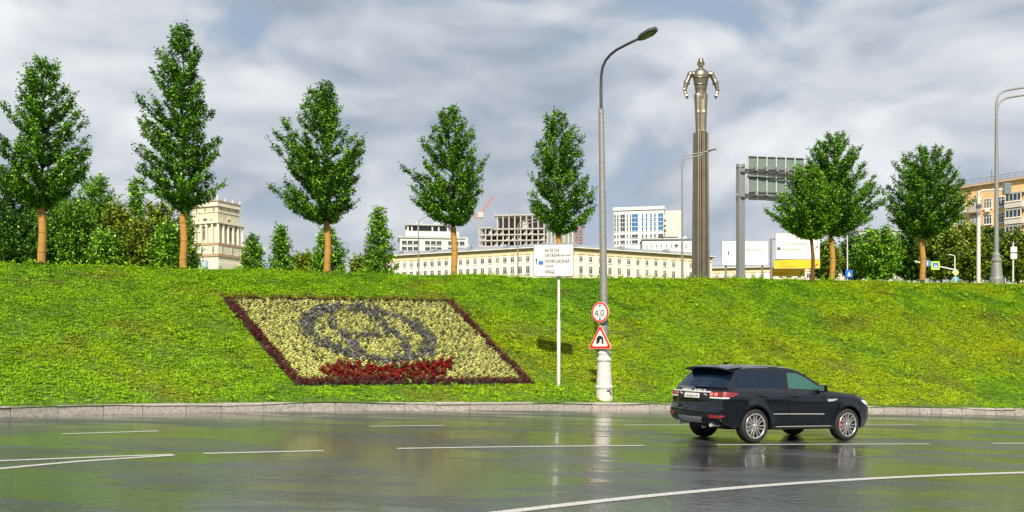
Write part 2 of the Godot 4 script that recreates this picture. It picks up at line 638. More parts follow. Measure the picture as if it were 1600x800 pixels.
		for e in [0, 3]:
			var r: Array = st[e]
			for t in range(1, 4):
				if e == 0: ks.tri(r[0], r[t + 1], r[t])
				else: ks.tri(r[0], r[t], r[t + 1])
		part("kerb_stone", ks, M.kerb[rng.randi() % 4], kerb)
		i += len

func scatter(called: String, mesh: Mesh, buf: PackedFloat32Array, parent: Node, label := "", category := "") -> MultiMeshInstance3D:
	var mm := MultiMesh.new()
	mm.transform_format = MultiMesh.TRANSFORM_3D
	mm.use_colors = true
	mm.mesh = mesh
	mm.instance_count = buf.size() / 16
	mm.buffer = buf
	var o := MultiMeshInstance3D.new()
	o.name = numbered(called) if parent == self else called
	o.multimesh = mm
	parent.add_child(o, true)
	tag(o, label, category, "", "stuff")
	return o

func push(buf: PackedFloat32Array, at: Vector3, up: Vector3, yaw: float, s: float, tall: float, c: Color) -> void:
	var x := Vector3(cos(yaw), 0, sin(yaw))
	x = (x - up * x.dot(up)).normalized()
	var z := x.cross(up)
	x *= s; z *= s
	var y := up * tall
	buf.append_array(PackedFloat32Array([x.x, y.x, z.x, at.x, x.y, y.y, z.y, at.y, x.z, y.z, z.z, at.z, c.r, c.g, c.b, 1.0]))

func tuft(blades: int, spread: float, height: float, width: float, seed_: int) -> ArrayMesh:
	rng.seed = seed_
	var V := PackedVector3Array(); var N := PackedVector3Array(); var C := PackedColorArray(); var I := PackedInt32Array()
	for b in blades:
		var a := rng.randf() * TAU
		var o := Vector3(cos(a), 0, sin(a)) * spread * sqrt(rng.randf())
		var l := rng.randf() * TAU
		var lean := Vector3(cos(l), 0, sin(l)) * rng.randf_range(0.2, 0.9) * height
		var h := height * rng.randf_range(0.6, 1.1)
		var sd := Vector3(-sin(l), 0, cos(l)).rotated(Vector3.UP, rng.randf_range(-0.8, 0.8)) * width / 2
		var m := o + lean * 0.4 + Vector3.UP * h * 0.65
		var t := o + lean + Vector3.UP * h
		var nn := sd.cross(t - o).normalized()
		if nn.y < 0: nn = -nn
		var k := V.size()
		V.append_array(PackedVector3Array([o - sd, o + sd, m - sd * 0.8, m + sd * 0.8, t]))
		var tone := rng.randf_range(0.75, 1.2)
		for q in 5: N.append(nn); C.append(Color(tone, tone, tone))
		I.append_array(PackedInt32Array([k, k + 2, k + 1, k + 1, k + 2, k + 3, k + 2, k + 4, k + 3]))
	return arrays(V, N, C, I, M.grass)

func clover(leaves: int, seed_: int) -> ArrayMesh:               # a low clump of broad short blades
	rng.seed = seed_
	var V := PackedVector3Array(); var N := PackedVector3Array(); var C := PackedColorArray(); var I := PackedInt32Array()
	for k in leaves:
		var a := TAU * k * 0.382 + rng.randf() * 0.6
		var out := Vector3(cos(a), 0, sin(a))
		var o := out * 0.05 * sqrt(rng.randf()) + Vector3.UP * rng.randf_range(0.005, 0.045)
		var t := rng.randf_range(0.8, 1.15)
		leaf(V, N, C, I, o, (out + Vector3.UP * rng.randf_range(0.15, 1.6)).normalized(), Vector3.UP, rng.randf_range(0.04, 0.065), 0.02, Color(t, t, t))
	return arrays(V, N, C, I, M.grass)

func arrays(V: PackedVector3Array, N: PackedVector3Array, C: PackedColorArray, I: PackedInt32Array, m: Material) -> ArrayMesh:
	var a := []
	a.resize(Mesh.ARRAY_MAX)
	a[Mesh.ARRAY_VERTEX] = V; a[Mesh.ARRAY_NORMAL] = N; a[Mesh.ARRAY_COLOR] = C; a[Mesh.ARRAY_INDEX] = I
	var am := ArrayMesh.new()
	am.add_surface_from_arrays(Mesh.PRIMITIVE_TRIANGLES, a)
	am.surface_set_material(0, m)
	return am

func build_grass() -> void:
	var broad := noise(0.09, 3, 41)
	var mid := noise(0.55, 3, 43)
	var dry := noise(0.22, 4, 47)
	var bufs := [PackedFloat32Array(), PackedFloat32Array()]
	var i0 := 20.0
	var i1 := KP.size() - 130.0
	rng.seed = 77
	var bed := PackedVector2Array()
	for v in bed_px: bed.append(v)
	for k in 330000:
		var i := rng.randf_range(i0, i1)
		var d := 0.2 + pow(rng.randf(), 0.8) * (BANK + 1.6)
		var p := bank(i, d)
		if p.z > -12: continue
		var q := pixel(p)
		if q.x < -160 or q.x > 1760: continue
		if q.y > 455 and q.y < 612 and q.x > 330 and q.x < 845 and Geometry2D.is_point_in_polygon(q, bed): continue
		var b := broad.get_noise_2d(p.x, p.z)
		var m := mid.get_noise_2d(p.x, p.z)
		var dr := dry.get_noise_2d(p.x * 0.7, p.z)
		if m < -0.5 and rng.randf() < 0.35: continue
		var c := Color(0.225, 0.43, 0.005)
		c = c.lerp(Color(0.39, 0.45, 0.003), 0.8 * smoothstep(-0.25, 0.65, b * 0.7 + 0.35 * dr + (q.x - 800.0) / 2600.0))
		c = c.lerp(Color(0.14, 0.345, 0.008), smoothstep(0.05, 0.5, -b * 0.8 - m * 0.5))
		c = c.lerp(Color(0.28, 0.22, 0.03), 0.5 * smoothstep(0.22, 0.55, dr - m * 0.3))
		if rng.randf() < 0.03: c = Color(0.33, 0.44, 0.03)
		c *= rng.randf_range(0.74, 1.24) * (1.0 + 0.25 * m)
		var tall := rng.randf_range(0.7, 1.15) * (1.0 + 0.6 * m)
		if d < 0.45: tall *= 0.8
		push(bufs[k % 2], p - Vector3(0, 0.02, 0), Vector3(0, 1, 0.15).normalized(), rng.randf() * TAU, rng.randf_range(0.8, 1.4), tall, c)
	var weeds := PackedFloat32Array()
	var where := noise(0.16, 3, 71)
	rng.seed = 78
	for k in 9000:
		var i := rng.randf_range(i0, i1)
		var d := 0.3 + rng.randf() * (BANK + 0.8)
		var p := bank(i, d)
		if p.z > -12: continue
		var q := pixel(p)
		if q.x < -100 or q.x > 1700 or where.get_noise_2d(p.x, p.z) < rng.randf_range(-0.1, 0.55) and d < BANK - 0.6: continue
		if Geometry2D.is_point_in_polygon(q, bed): continue
		push(weeds, p, Vector3(0, 1, 0.2).normalized(), rng.randf() * TAU, rng.randf_range(0.7, 1.5), rng.randf_range(0.8, 1.8), Color(0.17, 0.40, 0.006).lerp(Color(0.30, 0.46, 0.01), rng.randf()) * rng.randf_range(0.7, 1.1))
	tag(scatter("weeds", rosette(8, 0.08, 0.10, 0.042, 6), weeds, self), "broad leaved weeds in patches of the lawn and along the crest of the bank", "weeds")
	tag(scatter("grass", clover(12, 1), bufs[0], self), "short bright green lawn grass covering the bank", "grass")
	tag(scatter("grass", tuft(9, 0.08, 0.065, 0.014, 2), bufs[1], self), "longer and coarser green grass tufts scattered in the lawn of the bank", "grass")

# ---------------------------------------------------------------- flower bed
func seg_dist(p: Vector2, line: Array) -> float:
	var best := 1e9
	for i in line.size() - 1:
		best = minf(best, p.distance_to(Geometry2D.get_closest_point_to_segment(p, line[i], line[i + 1])))
	return best

func build_bed() -> void:
	var n := 16
	var G := []
	for r in n + 1:
		var row := []
		for c in n + 1:
			var a := bed_px[0].lerp(bed_px[1], float(c) / n)
			var b := bed_px[3].lerp(bed_px[2], float(c) / n)
			var q := a.lerp(b, float(r) / n)
			row.append(bank_hit(q.x, q.y))
		G.append(row)
	var at: Vector3 = G[n][n / 2]
	var bed := thing("flower_bed", "sloping parallelogram flower bed with burgundy border, yellow ground and violet ring emblem", "flower bed", at)
	var mb := MB.new()
	var rows := []
	for r in G:
		var w := []
		for p in r: w.append(p - at + Vector3(0, 0.012, 0))
		rows.append(w)
	mb.grid(rows, 1)
	part("soil", mb, M.soil, bed)
	var plants := []
	for k in 4: plants.append(PackedFloat32Array())
	var A := [Vector2(528, 480), Vector2(516, 492), Vector2(517, 506), Vector2(527, 520), Vector2(541, 533), Vector2(556, 547), Vector2(566, 557)]
	var B := [Vector2(527, 522), Vector2(545, 527), Vector2(575, 528), Vector2(603, 527), Vector2(622, 522)]
	var C := [Vector2(562, 481), Vector2(583, 497), Vector2(598, 512), Vector2(614, 523), Vector2(632, 536), Vector2(637, 550), Vector2(630, 565)]
	var red := PackedVector2Array([Vector2(520, 570), Vector2(560, 572), Vector2(600, 576), Vector2(640, 573), Vector2(680, 567), Vector2(703, 565), Vector2(709, 572), Vector2(703, 584), Vector2(682, 592), Vector2(640, 597), Vector2(580, 599), Vector2(530, 596), Vector2(498, 583), Vector2(506, 578), Vector2(521, 580)])
	rng.seed = 9
	var wob := noise(0.03, 3, 8)
	var up := Vector3(0.1, 1, 0.25).normalized()
	for k in 10800:
		var u := rng.randf(); var v := rng.randf()
		var fu := u * n; var fv := v * n
		var iu := mini(int(fu), n - 1); var iv := mini(int(fv), n - 1)
		var a: Vector3 = G[iv][iu].lerp(G[iv][iu + 1], fu - iu)
		var b: Vector3 = G[iv + 1][iu].lerp(G[iv + 1][iu + 1], fu - iu)
		var p := a.lerp(b, fv - iv)
		var q := bed_px[0].lerp(bed_px[1], u).lerp(bed_px[3].lerp(bed_px[2], u), v)
		q += Vector2(wob.get_noise_2d(q.x * 3, q.y * 3), wob.get_noise_2d(q.y * 3, q.x * 3)) * 9.0
		var xs := q.x - (q.y - 526) * 0.865
		var e := Vector2((xs - 577) / 98.0, (q.y - 525) / 46.0).length()
		var kind := 0
		if v < 0.035 + wob.get_noise_2d(u * 900, 5) * 0.02 or v > 0.945 or u < 0.046 or u > 0.962: kind = 1
		elif Geometry2D.is_point_in_polygon(q, red): kind = 3 if rng.randf() < 0.95 else 0
		elif absf(e - 0.90) < 0.115 or seg_dist(q, A) < 5.2 or seg_dist(q, B) < 3.8 or seg_dist(q, C) < 5.2: kind = 2 if rng.randf() < 0.98 else 0
		var c: Color
		match kind:
			0:
				c = Color(0.54, 0.57, 0.11).lerp(Color(0.82, 0.82, 0.34), rng.randf())
				if rng.randf() < 0.16: c = Color(0.26, 0.36, 0.05)
				if rng.randf() < 0.02: continue
			1:
				c = Color(0.075, 0.012, 0.016).lerp(Color(0.15, 0.025, 0.03), rng.randf())
				if rng.randf() < 0.12: c = Color(0.12, 0.16, 0.03)
			2:
				c = Color(0.20, 0.19, 0.23).lerp(Color(0.30, 0.27, 0.34), rng.randf())
				if rng.randf() < 0.42: c = Color(0.14, 0.18, 0.07)
			_:
				c = Color(0.15, 0.006, 0.004).lerp(Color(0.29, 0.015, 0.007), rng.randf())
				if rng.randf() < 0.16: c = Color(0.13, 0.17, 0.04)
		var s := rng.randf_range(0.6, 1.3)
		c *= rng.randf_range(0.6, 1.4)
		push(plants[kind], p - at + Vector3(0, 0.01, 0), up, rng.randf() * TAU, s * [1.0, 1.15, 1.0, 1.25][kind], s * [1.0, 1.5, 1.0, 1.35][kind], c)
	var leafy := rosette(7, 0.04, 0.056, 0.034, 3)
	var flowery := rosette(10, 0.06, 0.05, 0.04, 4)
	scatter("yellow_foliage_plants", leafy, plants[0], bed)
	scatter("burgundy_border_plants", leafy, plants[1], bed)
	scatter("violet_emblem_plants", flowery, plants[2], bed)
	scatter("red_ribbon_flowers", flowery, plants[3], bed)

func rosette(leaves: int, spread: float, size: float, wid: float, seed_: int) -> ArrayMesh:
	rng.seed = seed_
	var V := PackedVector3Array(); var N := PackedVector3Array(); var C := PackedColorArray(); var I := PackedInt32Array()
	for k in leaves:
		var a := TAU * k * 0.382 + rng.randf() * 0.5
		var out := Vector3(cos(a), 0, sin(a))
		var h := rng.randf_range(0.02, 0.11)
		var o := out * spread * 0.3 * rng.randf() + Vector3.UP * h
		var dirn := (out + Vector3.UP * rng.randf_range(-0.1, 0.9)).normalized()
		var t := rng.randf_range(0.7, 1.15)
		leaf(V, N, C, I, o, dirn, Vector3.UP, size, wid, Color(t, t, t))
	return arrays(V, N, C, I, M.grass)

func leaf(V: PackedVector3Array, N: PackedVector3Array, C: PackedColorArray, I: PackedInt32Array, p: Vector3, d: Vector3, up: Vector3, l: float, w: float, c: Color) -> void:
	var s := d.cross(up).normalized()
	var nn := s.cross(d).normalized()
	var k := V.size()
	var m := p + d * l * 0.45
	V.append(p); V.append(m + s * w * 0.5 + nn * w * 0.15); V.append(p + d * l - nn * l * 0.12); V.append(m - s * w * 0.5 + nn * w * 0.15)
	for q in 4: N.append(nn); C.append(c)
	I.append_array(PackedInt32Array([k, k + 2, k + 1, k, k + 3, k + 2]))

# ---------------------------------------------------------------- trees
# profile: rows of [photo row, left column, right column]; tx, by: trunk column and foot row; d: metres away
func tree(called: String, label: String, category: String, group: String, prof: Array, tx: float, by: float, d: float, foot: Vector3, o: Dictionary) -> Node3D:
	var t := thing(called, label, category, foot, Basis(), group)
	var s := d / F
	var R := []
	for r in prof: R.append([(by - r[0]) * s, (tx - r[1]) * s, (r[2] - tx) * s])
	R.reverse()
	var h0: float = R[0][0]
	var h1: float = R[-1][0]
	var lft := []; var rgt := []
	for r in R: lft.append([r[0], r[1]]); rgt.append([r[0], r[2]])
	rng.seed = o.seed
	var top := Vector3((table(rgt, h1) - table(lft, h1)) / 2, h1, 0)
	var bend := func(h: float) -> Vector3:
		var f := clampf((h - h0 * 0.8) / (h1 - h0 * 0.8), 0, 1)
		return Vector3(top.x * f * f, h, 0.0) + Vector3(sin(h * 1.7), 0, cos(h * 1.3)) * 0.05 * minf(1, h)
	var tr: float = o.trunk
	var pts := []; var rad := []
	for k in 13:
		var h := -0.3 + (h1 * 0.96 + 0.3) * k / 12.0
		pts.append(bend.call(h))
		rad.append(maxf(0.012, tr * (1.0 - 0.93 * maxf(0.0, h) / h1) * (1.25 if k == 0 else 1.0)))
	var mb := MB.new()
	mb.tube(pts, rad, 8)
	part("trunk", mb, o.bark, t)
	if o.get("wrap", 0.0) > 0:
		mb = MB.new()
		var wt: float = o.wrap
		var nn := 26
		var wp := []
		for k in 7: wp.append(bend.call(0.02 + wt * k / 6.0))
		for k in 6:
			for q in nn:
				var a0 := TAU * q / nn; var a1 := TAU * (q + 0.86) / nn; var a2 := TAU * (q + 1) / nn
				var ra = 0.155 * o.get("fat", 1.0) * (1.0 - 0.02 * k); var rb = 0.155 * o.get("fat", 1.0) * (1.0 - 0.02 * (k + 1))
				var f := func(a: float, c: Vector3, r: float) -> Vector3: return c + Vector3(cos(a) * r, 0, sin(a) * r)
				mb.quad(f.call(a0, wp[k], ra), f.call(a1, wp[k], ra), f.call(a1, wp[k + 1], rb), f.call(a0, wp[k + 1], rb))
				mb.quad(f.call(a1, wp[k], ra - 0.012), f.call(a2, wp[k], ra - 0.012), f.call(a2, wp[k + 1], rb - 0.012), f.call(a1, wp[k + 1], rb - 0.012))
		var w := part("trunk_wrap", mb, M.wrap, t)
		w.set_meta("label", "orange brown reed mat wrapped round the trunk")
		mb = MB.new()
		for k in [1, 3, 5]:
			var ring := []; var rr := []
			for q in 17:
				var a := TAU * q / 16.0
				ring.append(wp[k] + Vector3(cos(a), 0, sin(a)) * 0.16 * o.get("fat", 1.0)); rr.append(0.009)
			mb.tube(ring, rr, 4, false)
		part("cord", mb, M.cord, w)
	var limbs := MB.new()
	var V := PackedVector3Array(); var N := PackedVector3Array(); var C := PackedColorArray(); var I := PackedInt32Array()
	var n: int = o.branches
	var ls: float = o.leaf
	var span := h1 - h0
	for b in n:
		var f := (b + 0.5) / n
		# more limbs low in the crown, where it is widest
		var ht := h0 + span * (1.0 - pow(1.0 - f, 0.86)) * 1.0
		var az := b * 2.39996 + rng.randf_range(-0.35, 0.35)
		var l := table(lft, ht); var r := table(rgt, ht)
		var ca := cos(az)
		var reach := maxf(0.05, (l + r) / 2 + (r - l) / 2 * signf(ca) * absf(ca)) * rng.randf_range(0.76, 1.14) * (rng.randf_range(0.45, 0.8) if rng.randf() < 0.32 else 1.0)
		var lift = reach * lerpf(0.34, 1.15, f) * o.get("lift", 1.0)
		var hb := maxf(h0 * 0.93 + 0.12 * f, ht - lift)
		var a: Vector3 = bend.call(hb)
		var tip := Vector3(cos(az) * reach, ht, sin(az) * reach)
		tip.x += bend.call(ht).x * 0.0
		var mid := a.lerp(tip, 0.5) + Vector3(0, -0.10 * reach, 0)
		var curve := [a, a.lerp(mid, 0.55), mid, mid.lerp(tip, 0.6), tip]
		var r0 := clampf(0.012 + reach * 0.014, 0.01, 0.05)
		limbs.tube(curve, [r0, r0 * 0.85, r0 * 0.65, r0 * 0.45, r0 * 0.2], 5, false)
		var tw := maxi(3, int(o.twigs * (0.35 + reach / o.get("wide", 1.6))))
		var clump := rng.randf_range(0.75, 1.25)
		for k in tw:
			var q := 0.22 + 0.78 * pow(rng.randf(), 0.75)
			var base: Vector3 = mid.lerp(tip, (q - 0.5) * 2) if q > 0.5 else a.lerp(mid, q * 2)
			var dirn := (tip - a).normalized() * 0.7 + Vector3(rng.randfn(), rng.randfn() * 0.42 + 0.22, rng.randfn()) * 0.7
			dirn = dirn.normalized()
			var tl = rng.randf_range(0.16, 0.42) * o.get("twig", 1.0) * (1.0 - 0.35 * q)
			if k == 0: base = tip; dirn = ((tip - mid).normalized() + Vector3(0, 0.5, 0)).normalized()
			if k % 3 == 0: limbs.tube([base, base + dirn * tl], [0.007, 0.003], 3, false)
			for m in o.leaves:
				var w = (m + 0.7) / o.leaves
				var p = base + dirn * tl * w + Vector3(rng.randfn(), rng.randfn(), rng.randfn()) * 0.05 * o.get("twig", 1.0)
				var out := (dirn * 0.5 + Vector3(rng.randfn(), rng.randfn() * 0.6 - 0.25, rng.randfn()) * 0.8).normalized()
				var up := Vector3(rng.randfn() * 0.7, 1.0, rng.randfn() * 0.7)
				var tone := clump * rng.randf_range(0.5, 1.4)
				var col: Color = o.c0.lerp(o.c1, clampf(rng.randf() * 0.8 + 0.35 * (clump - 0.75), 0, 1)) * tone
				leaf(V, N, C, I, p, out, up, ls * rng.randf_range(0.75, 1.25), ls * rng.randf_range(0.45, 0.68), col)
	part("limbs", limbs, o.bark, t)
	var crown := put("crown", arrays(V, N, C, I, M.leaf), t)
	crown.set_meta("kind", "stuff")
	return t

func build_trees() -> void:
	var g := "row of staked street trees along the crest"
	var base := {"trunk": 0.115, "bark": M.bark, "wrap": 2.3, "branches": 110, "twigs": 18, "leaves": 13, "leaf": 0.125, "c0": Color(0.045, 0.155, 0.007), "c1": Color(0.165, 0.36, 0.018)}
	var list := [
		[[[93, 68, 80], [120, 40, 92], [150, 26, 108], [172, 17, 122], [190, 20, 132], [208, 2, 122], [232, -6, 136], [262, -8, 136], [290, 8, 108], [306, 26, 92], [324, 55, 75]], 65, 411, 0.1, "broad tree with rounded crown at the far left, first of the crest row", {"seed": 101}],
		[[[40, 278, 292], [55, 267, 298], [72, 262, 300], [92, 236, 312], [110, 244, 302], [130, 248, 320], [150, 238, 328], [170, 215, 325], [187, 214, 308], [206, 230, 333], [230, 209, 340], [252, 216, 322], [276, 226, 347], [292, 230, 342], [312, 262, 312], [328, 279, 294]], 286, 420, 0.15, "tallest and narrowest tree of the crest row, beside the cream tower", {"seed": 102, "branches": 136, "wide": 1.5}],
		[[[130, 488, 508], [145, 482, 518], [168, 474, 530], [188, 455, 520], [205, 436, 527], [218, 438, 572], [238, 428, 574], [262, 430, 562], [290, 427, 560], [306, 440, 563], [326, 456, 545], [344, 490, 526]], 511, 425, 0.0, "tree with a side shoot on the right of its crown, above the flower bed", {"seed": 103}],
		[[[168, 692, 702], [182, 685, 712], [202, 674, 735], [220, 656, 744], [238, 654, 752], [262, 638, 762], [282, 644, 755], [302, 645, 764], [326, 660, 748], [348, 692, 726]], 709, 430, 0.1, "egg shaped tree in front of the grey office block and the crane", {"seed": 104}],
		[[[175, 855, 866], [192, 852, 893], [214, 848, 911], [236, 829, 911], [256, 834, 905], [272, 828, 926], [292, 822, 931], [312, 826, 926], [332, 832, 932], [350, 852, 906], [364, 866, 884]], 873, 433, 0.2, "tree directly behind the white direction sign", {"seed": 105}],
		[[[210, 1298, 1316], [222, 1277, 1330], [245, 1262, 1348], [266, 1266, 1346], [290, 1250, 1360], [306, 1258, 1370], [326, 1262, 1366], [346, 1274, 1354], [364, 1290, 1318]], 1300, 437, 1.2, "dense tree with wrapped trunk right of the yellow direction boards", {"seed": 106, "branches": 150}],
		[[[230, 1452, 1462], [240, 1406, 1480], [260, 1400, 1482], [280, 1394, 1490], [296, 1388, 1505], [312, 1387, 1509], [330, 1392, 1504], [346, 1406, 1490], [362, 1422, 1464], [370, 1435, 1450]], 1441, 438, 0.4, "last wrapped tree of the crest row, left of the orange apartment block", {"seed": 107, "branches": 150}],
	]
	for l in list:
		var d: float = crest_depth(l[1]) + 0.5 + l[3]
		var foot := px(l[1], l[2], d)
		var o: Dictionary = base.duplicate()
		o.merge(l[5], true)
		if l[5].seed == 103: o.branches = 140
		tree("street_tree", l[4], "tree", g, l[0], l[1], l[2], d, foot, o)
	var o6: Dictionary = base.duplicate()
	o6.merge({"seed": 108, "branches": 130, "wrap": 0.0, "bark": M.bark_brown, "trunk": 0.12, "c0": Color(0.065, 0.19, 0.007), "c1": Color(0.19, 0.40, 0.018)}, true)
	var d6 := crest_depth(1269) - 0.2
	tree("street_tree", "lower tree with thin bare brown trunk in front of the yellow boards", "tree", "", [[258, 1244, 1264], [268, 1236, 1274], [285, 1222, 1290], [308, 1201, 1302], [330, 1208, 1308], [350, 1224, 1300], [368, 1254, 1286]], 1269, 437, d6, px(1269, 438, d6), o6)

	# trees and bushes further back
	var dark := [Color(0.03, 0.10, 0.007), Color(0.085, 0.20, 0.014)]
	var fresh := [Color(0.085, 0.23, 0.010), Color(0.23, 0.45, 0.025)]
	var lime := [Color(0.13, 0.21, 0.009), Color(0.27, 0.34, 0.02)]
	var olive := [Color(0.085, 0.17, 0.011), Color(0.23, 0.31, 0.022)]
	var back := [   # column, top row, half width, depth, colours, shape (0 round, 1 cone), label
		[-60, 255, 60, 66, dark, 0, "dark tree at the left border behind the first crest tree"],
		[18, 262, 52, 70, dark, 0, "tall dark tree just left of the first wrapped trunk"],
		[88, 296, 46, 64, fresh, 0, "fresh green bush right of the first wrapped trunk"],
		[78, 352, 38, 60, dark, 0, "low dark bush at the foot of the first wrapped trunk"],
		[150, 278, 44, 72, fresh, 0, "broad fresh green tree in the middle of the left clump"],
		[212, 284, 30, 66, fresh, 1, "pointed tree in the middle of the left clump"],
		[182, 322, 32, 62, lime, 0, "yellow green bush between the pointed tree and the broad tree"],
		[250, 318, 36, 70, lime, 0, "light green bush left of the second wrapped trunk"],
		[290, 330, 26, 74, fresh, 1, "narrow green tree behind the second wrapped trunk, by the tower"],
		[118, 312, 40, 60, fresh, 0, "bright bush in front of the broad tree of the left clump"],
		[30, 335, 42, 61, dark, 0, "dark low bush left of the first wrapped trunk, at its foot"],
		[222, 346, 32, 59, lime, 0, "yellow green low bush below the pointed tree of the left clump"],
		[166, 362, 30, 58, fresh, 0, "lowest bright bush in the middle of the left clump"],
		[264, 352, 28, 58, fresh, 0, "bright low bush just left of the second wrapped trunk"],
		[394, 371, 22, 78, fresh, 1, "small young tree right of the cream tower"],
		[440, 355, 22, 80, fresh, 1, "slender young tree between the tower and the third wrapped tree"],
		[480, 398, 26, 90, lime, 0, "low yellow green shrub left of the third wrapped trunk"],
		[512, 356, 36, 84, fresh, 1, "young tree half hidden behind the third wrapped trunk"],
		[592, 327, 31, 76, fresh, 1, "bushy young tree left of the long cream building"],
		[568, 405, 20, 90, lime, 0, "low yellow shrub beside the bushy young tree"],
		[1290, 380, 26, 95, olive, 0, "loose grey green shrub between yellow board and wrapped trunk"],
		[1336, 372, 30, 100, dark, 0, "dark bush right of the dense wrapped tree"],
		[1372, 358, 42, 92, fresh, 0, "round green bush between the two right hand wrapped trees"],
		[1424, 362, 40, 104, dark, 0, "dark bush behind the last wrapped trunk"],
		[1470, 350, 40, 92, olive, 0, "olive bush behind the pedestrian crossing sign"],
		[1515, 352, 36, 96, lime, 0, "yellow green bush below the orange apartment block"],
		[1546, 358, 30, 100, dark, 0, "dark green bush behind the double lamp post"],
		[1590, 362, 38, 88, olive, 0, "olive bush at the right border below the balconies"],
		[1650, 355, 40, 90, dark, 0, "dark bush just past the right border"],
	]
	var seed_ := 300
	for b in back:
		seed_ += 1
		var by := 448.0
		var prof := []
		for k in 9:
			var f := k / 8.0
			var w: float = b[2] * (pow(sin(PI * clampf(f * 0.86 + 0.07, 0, 1)), 0.62) if b[5] == 0 else (0.10 + 0.98 * pow(f, 0.75)) * (1.0 if f < 0.85 else 0.8))
			prof.append([lerpf(b[1], by - 14, f), b[0] - w * (0.85 + 0.3 * sin(seed_ * 3.1 + k * 2.3) * 0.5), b[0] + w * (0.85 + 0.3 * sin(seed_ * 1.7 + k * 1.9) * 0.5)])
		var sz: float = b[3] / 70.0
		var area: float = b[2] * (by - b[1]) / 4000.0
		tree("background_tree" if b[1] < 345 else "bush", b[6], "tree" if b[1] < 345 else "bush", "trees and bushes beyond the crest", prof, b[0], by, b[3], px(b[0], by, b[3]),
			{"seed": seed_, "trunk": 0.12, "bark": M.bark, "branches": int((64 + 56 * minf(area, 1.6)) * (0.62 if b[5] == 1 else 1.0)), "twigs": 13, "leaves": 9, "leaf": 0.22 * sz, "twig": 1.7 * sz, "wide": 2.2 * sz, "c0": b[4][0], "c1": b[4][1], "lift": 0.8})

# ---------------------------------------------------------------- lamps, signs, monument
func turned(deg: float) -> Basis: return Basis(Vector3.UP, deg_to_rad(deg))

func pedestal(mb: MB, r: float) -> float:                        # cast base of a street lamp, r its foot radius; returns its height
	var k := r / 0.30
	var prof := [[0.30, -0.25], [0.30, 0.02], [0.285, 0.05], [0.285, 0.30], [0.30, 0.33], [0.315, 0.36], [0.315, 0.40], [0.275, 0.44], [0.262, 0.70], [0.235, 1.18], [0.225, 1.24], [0.245, 1.27], [0.262, 1.30], [0.262, 1.36], [0.215, 1.40], [0.205, 1.50], [0.225, 1.53], [0.225, 1.57], [0.17, 1.62], [0.13, 1.70], [0.0, 1.70]]
	var p := []
	for q in prof: p.append(Vector2(q[0] * k, q[1] * k))
	mb.lathe(p, 20)
	return 1.66 * k

